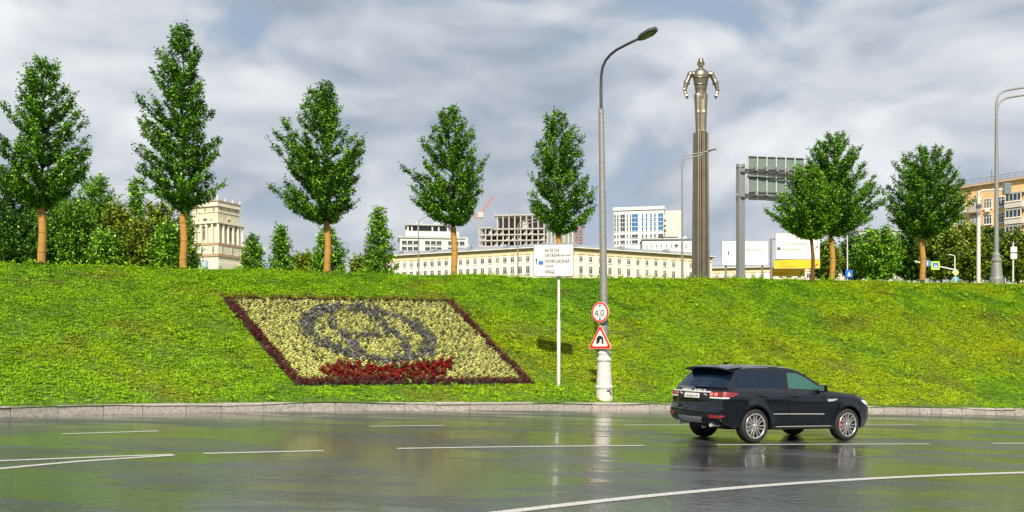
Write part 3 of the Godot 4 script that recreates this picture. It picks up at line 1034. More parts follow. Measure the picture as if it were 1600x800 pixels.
func build_main_lamp() -> Vector3:
	var foot := bank_hit(944, 622)
	var d := -foot.z
	var t := thing("street_lamp", "tall grey street lamp on a fat white base at the kerb, carrying two traffic signs", "street lamp", foot)
	var mb := MB.new()
	var h := pedestal(mb, 0.315)
	var b := part("base", mb, M.pole_pale, t)
	mb = MB.new()
	mb.box(Vector3(0.13, 0.28, 0.285), Vector3(0.13, 0.035, 0.02), Basis(Vector3(0, 0, 1), 0.25) * turned(24))
	mb.box(Vector3(0.2, 0.20, 0.25), Vector3(0.03, 0.12, 0.02), Basis(Vector3(0, 0, 1), 0.5) * turned(40))
	part("torn_sticker", mb, M.black, b)
	var at := func(x: float, y: float, near := 0.0) -> Vector3: return px(x, y, d - near) - foot
	mb = MB.new()
	var j: Vector3 = at.call(939.3, 176)
	mb.tube([Vector3(0, h - 0.02, 0), Vector3(0, h + 1.2, 0), j], [0.155, 0.145, 0.095], 14)
	part("pole", mb, M.pole, t)
	mb = MB.new()
	mb.tube([j - Vector3(0, 0.05, 0), j + Vector3(0, 0.12, 0)], [0.105, 0.105], 14)
	part("collar", mb, M.pole, t)
	mb = MB.new()
	mb.tube([j, at.call(939.0, 140), at.call(939.4, 118), at.call(941.5, 105, 0.1), at.call(946, 95, 0.2), at.call(953, 86, 0.35), at.call(963, 78, 0.6), at.call(980, 69, 1.0), at.call(999, 60, 1.4)], [0.062, 0.055, 0.052, 0.05, 0.05, 0.05, 0.048, 0.046, 0.044], 10)
	part("arm", mb, M.pole_dark, t)
	var a: Vector3 = at.call(997, 61, 1.4); var e: Vector3 = at.call(1026, 45.5, 2.0)
	var x := (e - a).normalized()
	var side := x.cross(Vector3.UP).normalized()
	var l := a.distance_to(e)
	side = (side + Vector3(0, 0.34, 0)).normalized()             # the head is tilted, so that its underside shows
	var xf := Transform3D(Basis(x, side, x.cross(side).normalized()), a)
	var poly := PackedVector2Array([Vector2(0, -0.05), Vector2(l * 0.22, -0.13), Vector2(l * 0.70, -0.15), Vector2(l, -0.07), Vector2(l, 0.07), Vector2(l * 0.70, 0.15), Vector2(l * 0.22, 0.13), Vector2(0, 0.05)])
	mb = MB.new()
	mb.prism(poly, -0.06, 0.05, xf)
	var head := part("lamp_head", mb, M.pole_dark, t)
	var inner := PackedVector2Array()
	for q in poly: inner.append(Vector2(l * 0.55, 0) + (q - Vector2(l * 0.55, 0)) * 0.66)
	mb = MB.new()
	mb.prism(inner, 0.05, 0.068, xf)
	var lens := part("lens", mb, mat(Color(0.16, 0.17, 0.09), 0.2), head)
	# two traffic signs, facing the traffic that comes from the left
	var yaw := -40.0
	var sg := thing("traffic_sign", "round white height limit sign with red rim reading 4.0 m", "traffic sign", px(938, 488, d - 0.2), turned(yaw))
	disc_sign(sg, 0.375)
	lettering("4.0", 0.21, font, M.black, sg, Vector3(-0.02, -0.02, 0.03), Basis(), "lettering", 0.006, 0.40, false)
	lettering("м", 0.09, font, M.sky_blue, sg, Vector3(0, -0.175, 0.03), Basis(), "lettering", 0.006, 0.1, false)
	for s in [-1.0, 1.0]:
		mb = MB.new()
		mb.prism(PackedVector2Array([Vector2(-0.05, 0.27 * s), Vector2(0.05, 0.27 * s), Vector2(0, 0.205 * s)]), 0.024, 0.032)
		part("arrowhead", mb, M.black, sg)
	sg = thing("traffic_sign", "triangular white warning sign with red rim showing a black tunnel mouth", "traffic sign", px(938, 527, d - 0.2), turned(yaw))
	var tri := func(r: float) -> PackedVector2Array:
		var out := PackedVector2Array()
		for k in 3:
			var c := Vector2(0, r * 2).rotated(TAU * k / 3.0) - Vector2(0, 0.12)
			var din := (Vector2(0, -0.12) - c).normalized()
			for q in [-0.35, 0.0, 0.35]:
				out.append(c + din * 0.07 + (-din).rotated(q * 2.2) * 0.05)
		return out
	mb = MB.new(); mb.prism(tri.call(0.285), -0.01, 0.012); part("plate", mb, M.white, sg)
	mb = MB.new(); mb.prism(tri.call(0.272), 0.012, 0.018); part("red_rim", mb, M.red, sg)
	mb = MB.new(); mb.prism(tri.call(0.195), 0.018, 0.024); part("white_face", mb, M.white, sg)
	var mouth := PackedVector2Array([Vector2(-0.15, -0.235), Vector2(-0.15, -0.09)])
	for k in range(0, 9): mouth.append(Vector2(0, -0.09) + Vector2(-0.15, 0).rotated(-PI * k / 8.0))
	mouth.append(Vector2(0.15, -0.235))
	mb = MB.new(); mb.prism(mouth, 0.024, 0.03); part("tunnel_symbol", mb, M.black, sg)
	mb = MB.new(); mb.prism(PackedVector2Array([Vector2(-0.085, -0.235), Vector2(-0.0, -0.16), Vector2(0.0, -0.10), Vector2(0.045, -0.06), Vector2(0.08, -0.10), Vector2(0.085, -0.235)]), 0.03, 0.036); part("tunnel_opening", mb, M.white, sg)
	return foot

func disc(r: float, n := 32) -> PackedVector2Array:
	var o := PackedVector2Array()
	for k in n: o.append(Vector2(cos(TAU * k / n), -sin(TAU * k / n)) * r)
	return o

func disc_sign(sg: Node3D, r: float) -> void:
	var mb := MB.new(); mb.prism(disc(r), -0.01, 0.012); part("plate", mb, M.white, sg)
	mb = MB.new(); mb.prism(disc(r * 0.97), 0.012, 0.018); part("red_rim", mb, M.red, sg)
	mb = MB.new(); mb.prism(disc(r * 0.80), 0.018, 0.024); part("white_face", mb, M.white, sg)
	mb = MB.new()
	mb.box(Vector3(0, 0, -0.04), Vector3(0.05, r * 1.6, 0.06))
	part("bracket", mb, M.galv, sg)

func arrow_up(h: float, w: float) -> PackedVector2Array:
	return PackedVector2Array([Vector2(0, h / 2), Vector2(-w / 2, h * 0.05), Vector2(-w * 0.18, h * 0.05), Vector2(-w * 0.18, -h / 2), Vector2(w * 0.18, -h / 2), Vector2(w * 0.18, h * 0.05), Vector2(w / 2, h * 0.05)])

func framed_board(t: Node3D, w: float, h: float, face: Material, deep := 0.05) -> void:   # centred at the origin, face towards +z
	var mb := MB.new()
	mb.box(Vector3(), Vector3(w, h, deep), Basis(), 0.008)
	part("board", mb, face, t)
	mb = MB.new()
	for s in [-1.0, 1.0]:
		mb.box(Vector3(s * (w / 2 + 0.004), 0, 0.004), Vector3(0.03, h + 0.045, deep + 0.02))
		mb.box(Vector3(0, s * (h / 2 + 0.004), 0.004), Vector3(w - 0.024, 0.03, deep + 0.016))
	part("frame", mb, M.galv, t)

func build_direction_sign() -> void:
	var foot := bank_hit(873, 603)
	var d := -foot.z
	var t := thing("direction_sign", "white direction board with black lettering on a single pole in the grass", "road sign", foot)
	var s := d / F
	var mid := px(864.7, 407, d) - foot
	var mb := MB.new()
	mb.tube([Vector3(0, -0.3, 0), Vector3(0, (603 - 501) * s, 0), Vector3(0, (603 - 500) * s, 0), Vector3(0, mid.y + 0.4, 0)], [0.066, 0.066, 0.05, 0.05], 12)
	part("pole", mb, M.pole_pale, t)
	mb = MB.new()
	for y in [-0.42, 0.4]: mb.box(Vector3(0, mid.y + y, 0.03), Vector3(0.16, 0.07, 0.16))
	part("clamp", mb, M.black, t)
	var w := 61 * s; var h := 49.5 * s
	var bd := Node3D.new(); bd.name = "sign_panel"; t.add_child(bd)
	bd.transform = Transform3D(turned(-6), mid + Vector3(0, 0, 0.12))
	framed_board(bd, w, h, M.white)
	var txt := func(str_: String, x: float, y: float, hh: float, ww: float) -> void:
		lettering(str_, hh * s, bold, M.black, bd, Vector3((x - 864.7) * s, (407 - y - hh / 2) * s, 0.029), Basis(), "lettering", 0.004, ww * s)
	txt.call("60-ЛЕТИЯ", 851.5, 389.3, 4.9, 22)
	txt.call("ОКТЯБРЯ", 851.5, 397.3, 5.2, 21.5)
	txt.call("проспект", 873.5, 397.8, 3.4, 19)
	txt.call("ПРОФСОЮЗНАЯ", 851.5, 406.2, 5.3, 37)
	txt.call("улица", 851.5, 414.2, 3.6, 13)
	txt.call("МКАД", 851.5, 422.4, 5.2, 14)
	mb = MB.new()
	mb.prism(arrow_up(10.5 * s, 3.6 * s), 0.026, 0.032, Transform3D(Basis(), Vector3((838 - 864.7) * s, (407 - 408.3) * s, 0)))
	part("arrow", mb, M.black, bd)
	mb = MB.new()
	mb.box(Vector3((845 - 864.7) * s, (407 - 411) * s, 0.028), Vector3(7.5 * s, 6 * s, 0.008))
	part("blue_panel", mb, M.blue, bd)

func limb_field(p: Vector3, bones: Array, k: float) -> float:
	var d := 1e3
	for b in bones:
		var ab: Vector3 = b[1] - b[0]
		var t := clampf((p - b[0]).dot(ab) / ab.length_squared(), 0, 1)
		var q: Vector3 = p - b[0] - ab * t
		var fl: float = b[4]
		q.z /= fl
		var l := q.length() - lerpf(b[2], b[3], t)
		var h := clampf(0.5 + 0.5 * (d - l) / k, 0, 1)
		d = lerpf(d, l, h) - k * h * (1 - h)
	return d

func surface_net(bones: Array, k: float, cell: float, m: Material, lo: Vector3, hi: Vector3) -> ArrayMesh:
	var n := Vector3i(((hi - lo) / cell).ceil()) + Vector3i.ONE
	var val := PackedFloat32Array(); val.resize(n.x * n.y * n.z)
	for z in n.z:
		for y in n.y:
			for x in n.x:
				val[(z * n.y + y) * n.x + x] = limb_field(lo + Vector3(x, y, z) * cell, bones, k)
	var ids := {}
	var V := PackedVector3Array(); var N := PackedVector3Array(); var C := PackedColorArray(); var I := PackedInt32Array()
	var at := func(x: int, y: int, z: int) -> float: return val[(z * n.y + y) * n.x + x]
	for z in n.z - 1:
		for y in n.y - 1:
			for x in n.x - 1:
				var s := Vector3(); var c := 0
				for e in 12:
					var ax := e / 4
					var u := (ax + 1) % 3; var v := (ax + 2) % 3
					var a := Vector3i(x, y, z)
					a[u] += e & 1; a[v] += (e >> 1) & 1
					var b := a; b[ax] += 1
					var fa: float = at.call(a.x, a.y, a.z); var fb: float = at.call(b.x, b.y, b.z)
					if (fa < 0) != (fb < 0):
						s += Vector3(a).lerp(Vector3(b), fa / (fa - fb)); c += 1
				if c:
					ids[Vector3i(x, y, z)] = V.size()
					var p := lo + s / c * cell
					V.append(p); C.append(Color.WHITE)
					var e := cell * 0.6
					N.append(Vector3(limb_field(p + Vector3(e, 0, 0), bones, k) - limb_field(p - Vector3(e, 0, 0), bones, k), limb_field(p + Vector3(0, e, 0), bones, k) - limb_field(p - Vector3(0, e, 0), bones, k), limb_field(p + Vector3(0, 0, e), bones, k) - limb_field(p - Vector3(0, 0, e), bones, k)).normalized())
	for key in ids:
		for ax in 3:
			var u := (ax + 1) % 3; var v := (ax + 2) % 3
			var b: Vector3i = key; b[ax] += 1
			var fa: float = at.call(key.x, key.y, key.z); var fb: float = at.call(b.x, b.y, b.z)
			if (fa < 0) == (fb < 0) or key[u] == 0 or key[v] == 0: continue
			var k1: Vector3i = key; k1[u] -= 1
			var k2: Vector3i = k1; k2[v] -= 1
			var k3: Vector3i = key; k3[v] -= 1
			if not (ids.has(k1) and ids.has(k2) and ids.has(k3)): continue
			var q := [ids[key], ids[k1], ids[k2], ids[k3]]
			if fa < 0: q.reverse()
			I.append_array(PackedInt32Array([q[0], q[1], q[2], q[0], q[2], q[3]]))
	return arrays(V, N, C, I, m)

func build_monument() -> void:
	var d := 160.0
	var s := d / F
	var foot := px(1095, 557 - 7.0 / s, d)
	var t := thing("monument_column", "tall ribbed metal column carrying a standing figure with arms held out", "monument", foot)
	var metal := worn(Color(0.30, 0.265, 0.205), 0.36, 0.88, 0.05)
	var y1 := (HY - 208) * s + E - foot.y
	# ribbed shaft: a star shaped plan that narrows upwards
	var mb := MB.new()
	var rows := []
	for k in 13:
		var f := k / 12.0
		var r := lerpf(1.56, 1.30, f)
		var row := []
		for q in 61:
			var a := TAU * q / 60.0
			var ph := fposmod(q / 5.0, 1.0)
			var rr: float = r * [1.0, 1.0, 0.97, 0.74, 0.72, 0.76][q % 6]
			row.append(Vector3(sin(a) * rr, y1 * f, cos(a) * rr))
		rows.append(row)
	mb.grid(rows, -1)
	for q in 60: mb.tri(Vector3(0, y1, 0), rows[12][q], rows[12][q + 1])
	part("shaft", mb, metal, t)
	mb = MB.new()
	var fig := thing("statue", "dark metal statue of a standing figure, legs together, arms spread to the sides", "statue", foot + Vector3(0, y1, 0))
	var H := (208 - 92) * s                                       # about 12.5 m
	var bones := []                                                # from, to, radii, flatness in depth
	for e in [-1.0, 1.0]:
		bones.append([Vector3(e * 0.42, 0.1, 0.1), Vector3(e * 0.48, H * 0.27, 0.1), 0.46, 0.54, 1.0])          # shank
		bones.append([Vector3(e * 0.46, H * 0.27, 0.1), Vector3(e * 0.52, H * 0.50, 0), 0.54, 0.64, 0.95])      # thigh
		bones.append([Vector3(e * 0.40, 0.05, 0.1), Vector3(e * 0.46, 0.12, 0.75), 0.30, 0.22, 1.0])            # foot
		bones.append([Vector3(e * 1.1, H * 0.800, 0), Vector3(e * 1.80, H * 0.785, 0.05), 0.42, 0.48, 1.0])     # shoulder
		bones.append([Vector3(e * 1.80, H * 0.795, 0.05), Vector3(e * 2.50, H * 0.66, 0.2), 0.45, 0.36, 1.0])   # upper arm
		bones.append([Vector3(e * 2.46, H * 0.68, 0.2), Vector3(e * 2.76, H * 0.575, 0.35), 0.47, 0.28, 1.0])   # cuffed forearm
		bones.append([Vector3(e * 2.72, H * 0.575, 0.35), Vector3(e * 2.66, H * 0.53, 0.45), 0.24, 0.29, 0.6])  # palm
		bones.append([Vector3(e * 2.98, H * 0.578, 0.45), Vector3(e * 3.18, H * 0.605, 0.5), 0.12, 0.09, 1.0])  # thumb
		bones.append([Vector3(e * 2.74, H * 0.565, 0.4), Vector3(e * 2.98, H * 0.578, 0.45), 0.16, 0.12, 1.0])
		for f in 4:                                                # fingers, reaching down and in
			var o := Vector3(e * (2.82 - 0.13 * f), H * 0.525, 0.45)
			var l: float = [0.72, 0.92, 0.88, 0.70][f]
			bones.append([o, o + Vector3(-e * 0.12, -l * 0.55, 0.1), 0.10, 0.085, 1.0])
			bones.append([o + Vector3(-e * 0.12, -l * 0.55, 0.1), o + Vector3(-e * 0.26, -l, 0.02), 0.085, 0.06, 1.0])
	bones.append([Vector3(0, 0.3, 0.06), Vector3(0, H * 0.5, 0), 0.60, 0.84, 0.70])                              # the legs stand close and run into the shaft
	bones.append([Vector3(0, H * 0.49, 0), Vector3(0, H * 0.62, 0), 0.86, 1.0, 0.74])                           # hips to waist
	bones.append([Vector3(0, H * 0.62, 0), Vector3(0, H * 0.765, 0.05), 1.05, 1.36, 0.72])                       # chest
	bones.append([Vector3(0, H * 0.79, 0), Vector3(0, H * 0.825, 0), 0.90, 0.66, 0.8])                           # suit collar
	bones.append([Vector3(0, H * 0.83, 0), Vector3(0, H * 0.90, 0.05), 0.36, 0.36, 1.0])                         # neck
	bones.append([Vector3(0, H * 0.905, 0.10), Vector3(0, H * 0.950, 0.02), 0.42, 0.52, 1.1])                    # jaw to skull
	bones.append([Vector3(0, H * 0.972, -0.06), Vector3(0, H * 0.980, 0.16), 0.46, 0.42, 1.0])                   # hair
	bones.append([Vector3(0, H * 0.935, 0.60), Vector3(0, H * 0.918, 0.68), 0.07, 0.10, 1.0])                    # nose
	for e in [-1.0, 1.0]:
		bones.append([Vector3(e * 0.28, H * 0.953, 0.50), Vector3(e * 0.08, H * 0.951, 0.56), 0.09, 0.09, 1.0])  # brow
		bones.append([Vector3(e * 0.60, H * 0.945, 0), Vector3(e * 0.60, H * 0.915, 0.02), 0.10, 0.08, 1.0])     # ear
		bones.append([Vector3(e * 0.14, H * 0.898, 0.50), Vector3(0, H * 0.897, 0.54), 0.06, 0.06, 1.0])         # mouth
	put("figure", surface_net(bones, 0.13, 0.11, metal, Vector3(-3.6, -0.3, -1.3), Vector3(3.6, H + 0.4, 1.7)), fig)
	var ring := MB.new()                                          # neck ring and chest seams of the suit
	var rg := []; var rr := []
	for q in 25:
		var a := TAU * q / 24.0
		rg.append(Vector3(cos(a) * 0.72, H * 0.835, sin(a) * 0.62)); rr.append(0.11)
	ring.tube(rg, rr, 6, false)
	part("neck_ring", ring, metal, fig)
	ring = MB.new()
	for y in [0.745, 0.655]:
		rg = []
		for q in 25:
			var a := TAU * q / 24.0
			rg.append(Vector3(cos(a) * (1.36 if y > 0.7 else 1.14), H * (y + 0.012 * cos(2 * a)), sin(a) * (0.97 if y > 0.7 else 0.80) + 0.03))
		ring.tube(rg, rr, 6, false)
	part("suit_belt", ring, metal, fig)
	for e in [-1.0, 1.0]:
		ring = MB.new()
		ring.tube([Vector3(e * 2.34, H * 0.690, 0.18), Vector3(e * 2.42, H * 0.672, 0.2), Vector3(e * 2.50, H * 0.650, 0.22)], [0.44, 0.56, 0.40], 10)
		part("arm_cuff", ring, metal, fig)

func double_lamp(called_label: String, x: float, ybase: float, d: float, ytop: float, arms: Array, r: float, m: Material, based := false) -> void:
	var foot := px(x, ybase, d)
	foot.y = minf(foot.y, E + 4.2)
	var t := thing("street_lamp", called_label, "street lamp", foot)
	var h := 0.0
	if based:
		var pb := MB.new()
		var lift := px(x, ybase, d).y - foot.y
		pb.lathe([Vector2(0.42, -0.1), Vector2(0.42, lift + 0.4), Vector2(0.37, lift + 0.5), Vector2(0.29, lift + 1.45), Vector2(0.33, lift + 1.55), Vector2(0.33, lift + 1.65), Vector2(0.24, lift + 1.75), Vector2(0.24, lift + 1.95), Vector2(0.15, lift + 2.1), Vector2(0, lift + 2.1)], 16)
		part("base", pb, M.pole, t)
		h = lift + 2.0
	var topp := px(x, ytop, d) - foot
	var mb := MB.new()
	mb.tube([Vector3(0, h - 0.1, 0), topp], [r, r * 0.62], 10)
	part("pole", mb, m, t)
	for a in arms:
		var pts := [topp - Vector3(0, 0.1, 0)]; var rad := [r * 0.5]
		for q in a:
			pts.append(px(q[0], q[1], d) - foot); rad.append(r * 0.42)
		var smooth := []; var sr := []
		for i in pts.size() - 1:
			for k in 4:
				smooth.append(pts[i].cubic_interpolate(pts[i + 1], pts[maxi(0, i - 1)], pts[mini(pts.size() - 1, i + 2)], k / 4.0)); sr.append(rad[i])
		smooth.append(pts[-1]); sr.append(rad[-1])
		mb = MB.new()
		mb.tube(smooth, sr, 8)
		part("arm", mb, m, t)
		var e: Vector3 = pts[-1]; var dirn: Vector3 = (pts[-1] - pts[-2]).normalized()
		mb = MB.new()
		mb.bar(e - dirn * 0.05, e + dirn * 0.75, 0.11, 0.28)
		part("lamp_head", mb, M.pole_dark, t)

func signpost_board(t: Node3D, w: float, h: float, face: Material, at: Vector3, yaw: float) -> Node3D:
	var n := Node3D.new(); n.name = "sign_panel"; t.add_child(n, true)
	n.transform = Transform3D(turned(yaw), at)
	framed_board(n, w, h, face, 0.08)
	return n

func build_far_signs() -> void:
	# gantry with the back of a large sign
	var d := 62.0
	var s := d / F
	var foot := px(1157, 462, d)
	var t := thing("sign_gantry", "grey steel mast whose outrigger carries the back of a large motorway sign", "sign gantry", foot)
	var p := func(x: float, y: float, near := 0.0) -> Vector3: return px(x, y, d - near) - foot
	var mb := MB.new()
	mb.box(p.call(1157, 360) + Vector3(0, 0, 0), Vector3(0.44, 204 * s, 0.44), turned(20), 0.03)
	part("mast", mb, M.galv, t)
	mb = MB.new()
	mb.tube([p.call(1157, 262), p.call(1157, 257)], [0.3, 0.3], 8)
	mb.tube([p.call(1152, 306, 0.3), p.call(1152, 302, 0.3)], [0.1, 0.1], 8)
	part("mast_cap", mb, M.galv, t)
	for y in [[265, 272], [304, 310]]:
		mb = MB.new()
		mb.bar(p.call(1157, y[0]), p.call(1262, y[1] + 4, -1.0), 0.16, 0.16)
		mb.bar(p.call(1157, y[0] + 4, 0.3), p.call(1262, y[1] + 8, -0.7), 0.10, 0.10)
		part("beam", mb, M.pole_dark, t)
	# sign back, seen from behind: sheet, stiffeners
	var a: Vector3 = p.call(1168, 278, -0.1); var b: Vector3 = p.call(1256, 281, -1.0)
	var x := (b - a).normalized()
	var bas := Basis(x, Vector3.UP, x.cross(Vector3.UP).normalized())
	var l := a.distance_to(b)
	var sheet := worn(Color(0.20, 0.27, 0.255), 0.5, 0.3, 1.0)
	var hh := 68 * s
	for k in 6:
		mb = MB.new()
		mb.box(bas.inverse() * a + Vector3(l * (k + 0.5) / 6.0, 0, -0.05), Vector3(l / 6.0 - 0.02, hh, 0.03))
		var o := put("sheet_panel", mb.done(sheet), t)
		o.basis = bas
	for k in 7:
		mb = MB.new()
		mb.box(bas.inverse() * a + Vector3(l * k / 6.0, 0, 0.03), Vector3(0.06, hh + 0.04, 0.08))
		var o := put("stiffener", mb.done(M.pole_pale), t)
		o.basis = bas
	for q in [-0.49, -0.33, 0.02, 0.20, 0.49]:
		mb = MB.new()
		mb.box(bas.inverse() * a + Vector3(l / 2, hh * q, 0.0), Vector3(l, 0.07, 0.05))
		var o := put("rail", mb.done(M.pole_dark), t)
		o.basis = bas
	for k in 5:
		mb = MB.new()
		for q in [0.21, -0.36]: mb.box(bas.inverse() * a + Vector3(l * (k + 0.7) / 5.4, hh * q, 0.13), Vector3(0.14, 0.3, 0.2))
		var o := put("clamp", mb.done(M.galv), t)
		o.basis = bas
	# white board with an arrow
	d = 88.0; s = d / F
	foot = px(1164, 475, d)
	t = thing("direction_board", "large white direction board with faint grey lettering behind the gantry mast", "road sign", foot)
	for x_ in [1135, 1192]:
		mb = MB.new()
		mb.tube([px(x_, 475, d) - foot - Vector3(0, 0.5, 0.2), px(x_, 380, d) - foot - Vector3(0, 0, 0.2)], [0.09, 0.09], 8)
		part("post", mb, M.galv, t)
	var bd := signpost_board(t, 72 * s, 38 * s, M.white, px(1164, 395.5, d) - foot, 0)
	lettering("ЛЕНИНСКИЙ проспект", 3.6 * s, font, M.grey_ink, bd, Vector3(-15 * s, 5.0 * s, 0.045), Basis(), "lettering", 0.006, 42 * s)
	mb = MB.new(); mb.prism(arrow_up(7 * s, 3.4 * s), 0.042, 0.05, Transform3D(Basis(), Vector3(-26 * s, 0, 0))); part("arrow", mb, M.black, bd)
	# white over yellow boards
	d = 84.0; s = d / F
	foot = px(1240, 478, d)
	t = thing("direction_board", "tall white direction board with a yellow lower field right of the gantry", "road sign", foot)
	for x_ in [1206, 1272]:
		mb = MB.new()
		mb.tube([px(x_, 478, d) - foot - Vector3(0, 0.5, 0.2), px(x_, 372, d) - foot - Vector3(0, 0, 0.2)], [0.10, 0.10], 8)
		part("post", mb, M.galv, t)
	bd = signpost_board(t, 69 * s, 41 * s, M.white, px(1246, 384.5, d) - foot, 0)
	lettering("УЛ. КОСЫГИНА", 4.2 * s, font, M.grey_ink, bd, Vector3(-24 * s, 3.0 * s, 0.045), Basis(), "lettering", 0.006, 38 * s)
	lettering("ВОРОБЬЁВСКАЯ н.", 3.2 * s, font, M.grey_ink, bd, Vector3(-24 * s, -5.5 * s, 0.045), Basis(), "lettering", 0.006, 32 * s)
	mb = MB.new(); mb.box(Vector3(-29.5 * s, -4 * s, 0.045), Vector3(6 * s, 4.4 * s, 0.012)); mb.box(Vector3(-29.5 * s, -4 * s, 0.052), Vector3(4.4 * s, 3.0 * s, 0.012)); part("route_box", mb, M.grey_ink, bd)
	mb = MB.new(); mb.prism(arrow_up(6 * s, 3.0 * s), 0.042, 0.05, Transform3D(Basis(Vector3(0, 0, 1), -0.8), Vector3(30 * s, -2 * s, 0))); part("arrow", mb, M.black, bd)
	bd = signpost_board(t, 71 * s, 14 * s, M.yellow, px(1245, 412.5, d) - foot, -2)
	lettering("ЦЕНТР", 2.6 * s, font, mat(Color(0.4, 0.17, 0.01), 0.6), bd, Vector3(-24 * s, 1.2 * s, 0.045), Basis(), "lettering", 0.006, 10 * s)
	lettering("КУТУЗОВСКИЙ", 2.6 * s, font, mat(Color(0.4, 0.17, 0.01), 0.6), bd, Vector3(-24 * s, -4.2 * s, 0.045), Basis(), "lettering", 0.006, 22 * s)
	mb = MB.new(); mb.prism(arrow_up(6 * s, 3.0 * s), 0.042, 0.05, Transform3D(Basis(Vector3(0, 0, 1), -0.8), Vector3(30 * s, -2 * s, 0))); part("arrow", mb, M.black, bd)
	foot = px(1231, 478, 87)
	t = thing("direction_board", "low yellow direction board with a curved arrow under the tall white board", "road sign", foot)
	d = 87.0; s = d / F
	mb = MB.new(); mb.tube([Vector3(0, -0.5, -0.2), px(1231, 428, d) - foot - Vector3(0, 0, 0.2)], [0.09, 0.09], 8); part("post", mb, M.galv, t)
	bd = signpost_board(t, 52 * s, 11 * s, M.yellow, px(1231, 426, d) - foot, 0)
	lettering("МИЧУРИНСКИЙ пр.", 2.4 * s, font, mat(Color(0.4, 0.17, 0.01), 0.6), bd, Vector3(-24 * s, -1.2 * s, 0.045), Basis(), "lettering", 0.006, 26 * s)
	mb = MB.new(); mb.prism(arrow_up(7 * s, 3.4 * s), 0.042, 0.05, Transform3D(Basis(Vector3(0, 0, 1), -0.35), Vector3(21 * s, 0, 0))); part("arrow", mb, M.black, bd)
	# signs at the crossing on the right
	d = 80.0; s = d / F
	foot = px(1492, 470, d)
	t = thing("crossing_mast", "pale mast with a long bracket arm at the crossing behind the last wrapped tree", "sign post", foot)
	mb = MB.new()
	mb.tube([Vector3(0, -0.3, 0), px(1492, 406, d) - foot, px(1491.5, 400, d) - foot, px(1488, 398.5, d) - foot, px(1482, 398, d) - foot], [0.07, 0.06, 0.05, 0.045, 0.06], 8)
	part("post", mb, M.pole_pale, t)
	mb = MB.new()
	mb.bar(px(1492, 421.5, d) - foot, px(1429, 408, d) - foot, 0.10, 0.10)
	part("bracket_arm", mb, M.pole_pale, t)
	t = thing("traffic_sign", "round blue sign with a white arrow hanging from the bracket arm by the last trunk", "traffic sign", px(1449, 411.3, d - 0.12))
	blue_disc(t, 5.0 * s, M.blue)
	t = thing("traffic_sign", "square lime bordered pedestrian crossing sign on the bracket arm", "traffic sign", px(1461.5, 415, d - 0.12))
	mb = MB.new(); mb.box(Vector3(), Vector3(13 * s, 13 * s, 0.04), Basis(), 0.006); part("plate", mb, M.lime, t)
	mb = MB.new(); mb.box(Vector3(0, 0, 0.022), Vector3(8.6 * s, 8.6 * s, 0.012)); part("blue_field", mb, M.blue, t)
	mb = MB.new(); mb.prism(PackedVector2Array([Vector2(-3.4 * s, -3.2 * s), Vector2(0, 3.2 * s), Vector2(3.4 * s, -3.2 * s)]), 0.028, 0.034); part("white_triangle", mb, M.white, t)
	mb = MB.new()
	mb.prism(disc(0.55 * s, 10), 0.034, 0.04, Transform3D(Basis(), Vector3(0, 1.4 * s, 0)))
	mb.prism(PackedVector2Array([Vector2(-0.5 * s, 0.8 * s), Vector2(0.5 * s, 0.8 * s), Vector2(0.5 * s, -0.8 * s), Vector2(1.2 * s, -2.8 * s), Vector2(0.6 * s, -2.8 * s), Vector2(0, -1.2 * s), Vector2(-0.7 * s, -2.8 * s), Vector2(-1.3 * s, -2.8 * s), Vector2(-0.4 * s, -0.8 * s)]), 0.034, 0.04)
	part("walking_symbol", mb, M.black, t)
	t = thing("traffic_sign", "yellow diamond priority sign with a white rim on the crossing mast", "traffic sign", px(1493, 425.5, d - 0.12), Basis(Vector3(0, 0, 1), PI / 4))
	mb = MB.new(); mb.box(Vector3(), Vector3(8 * s, 8 * s, 0.04), Basis(), 0.006); part("plate", mb, M.white, t)
	mb = MB.new(); mb.box(Vector3(0, 0, 0.022), Vector3(5 * s, 5 * s, 0.012)); part("yellow_field", mb, M.yellow, t)
	t = thing("traffic_sign", "pale blue round sign below the yellow diamond", "traffic sign", px(1493, 437, d - 0.12))
	blue_disc(t, 5.0 * s, M.sky_blue)
	# blue square sign left of the bushes
	d = 78.0; s = d / F
	foot = px(1324, 470, d)
	t = thing("traffic_sign", "small blue square sign on a thin white pole right of the dense wrapped tree", "traffic sign", foot)
	mb = MB.new(); mb.tube([Vector3(0, -0.3, 0), px(1324, 368, d) - foot], [0.06, 0.05], 8); part("pole", mb, M.pole_pale, t)
	mb = MB.new(); mb.box(px(1326, 428, d) - foot + Vector3(0, 0, 0.1), Vector3(11 * s, 12 * s, 0.04), Basis(), 0.006); part("plate", mb, M.blue, t)
	mb = MB.new(); mb.prism(PackedVector2Array([Vector2(-2.6 * s, -3.5 * s), Vector2(0, 3.5 * s), Vector2(2.6 * s, -3.5 * s)]), 0.022, 0.03, Transform3D(Basis(), px(1326, 428, d) - foot + Vector3(0, 0, 0.1))); part("white_symbol", mb, M.white, t)
	# post with small plates at the right border
	d = 72.0; s = d / F
	foot = px(1583, 472, d)
	t = thing("sign_post", "thin post with two white plates and small lamps near the right border", "sign post", foot)
	mb = MB.new(); mb.tube([Vector3(0, -0.3, 0), px(1583, 378, d) - foot], [0.07, 0.06], 8); part("post", mb, M.pole_pale, t)
	for y in [390, 400.5]:
		mb = MB.new(); mb.box(px(1583, y, d) - foot + Vector3(0, 0, 0.09), Vector3(10 * s, 8.5 * s, 0.04), Basis(), 0.006); part("plate", mb, M.white, t)
	for x_ in [1579, 1586]:
		mb = MB.new(); mb.tube([px(x_, 382, d) - foot, px(x_, 378, d) - foot], [0.1, 0.13], 8); part("small_lamp", mb, M.pole_dark, t)

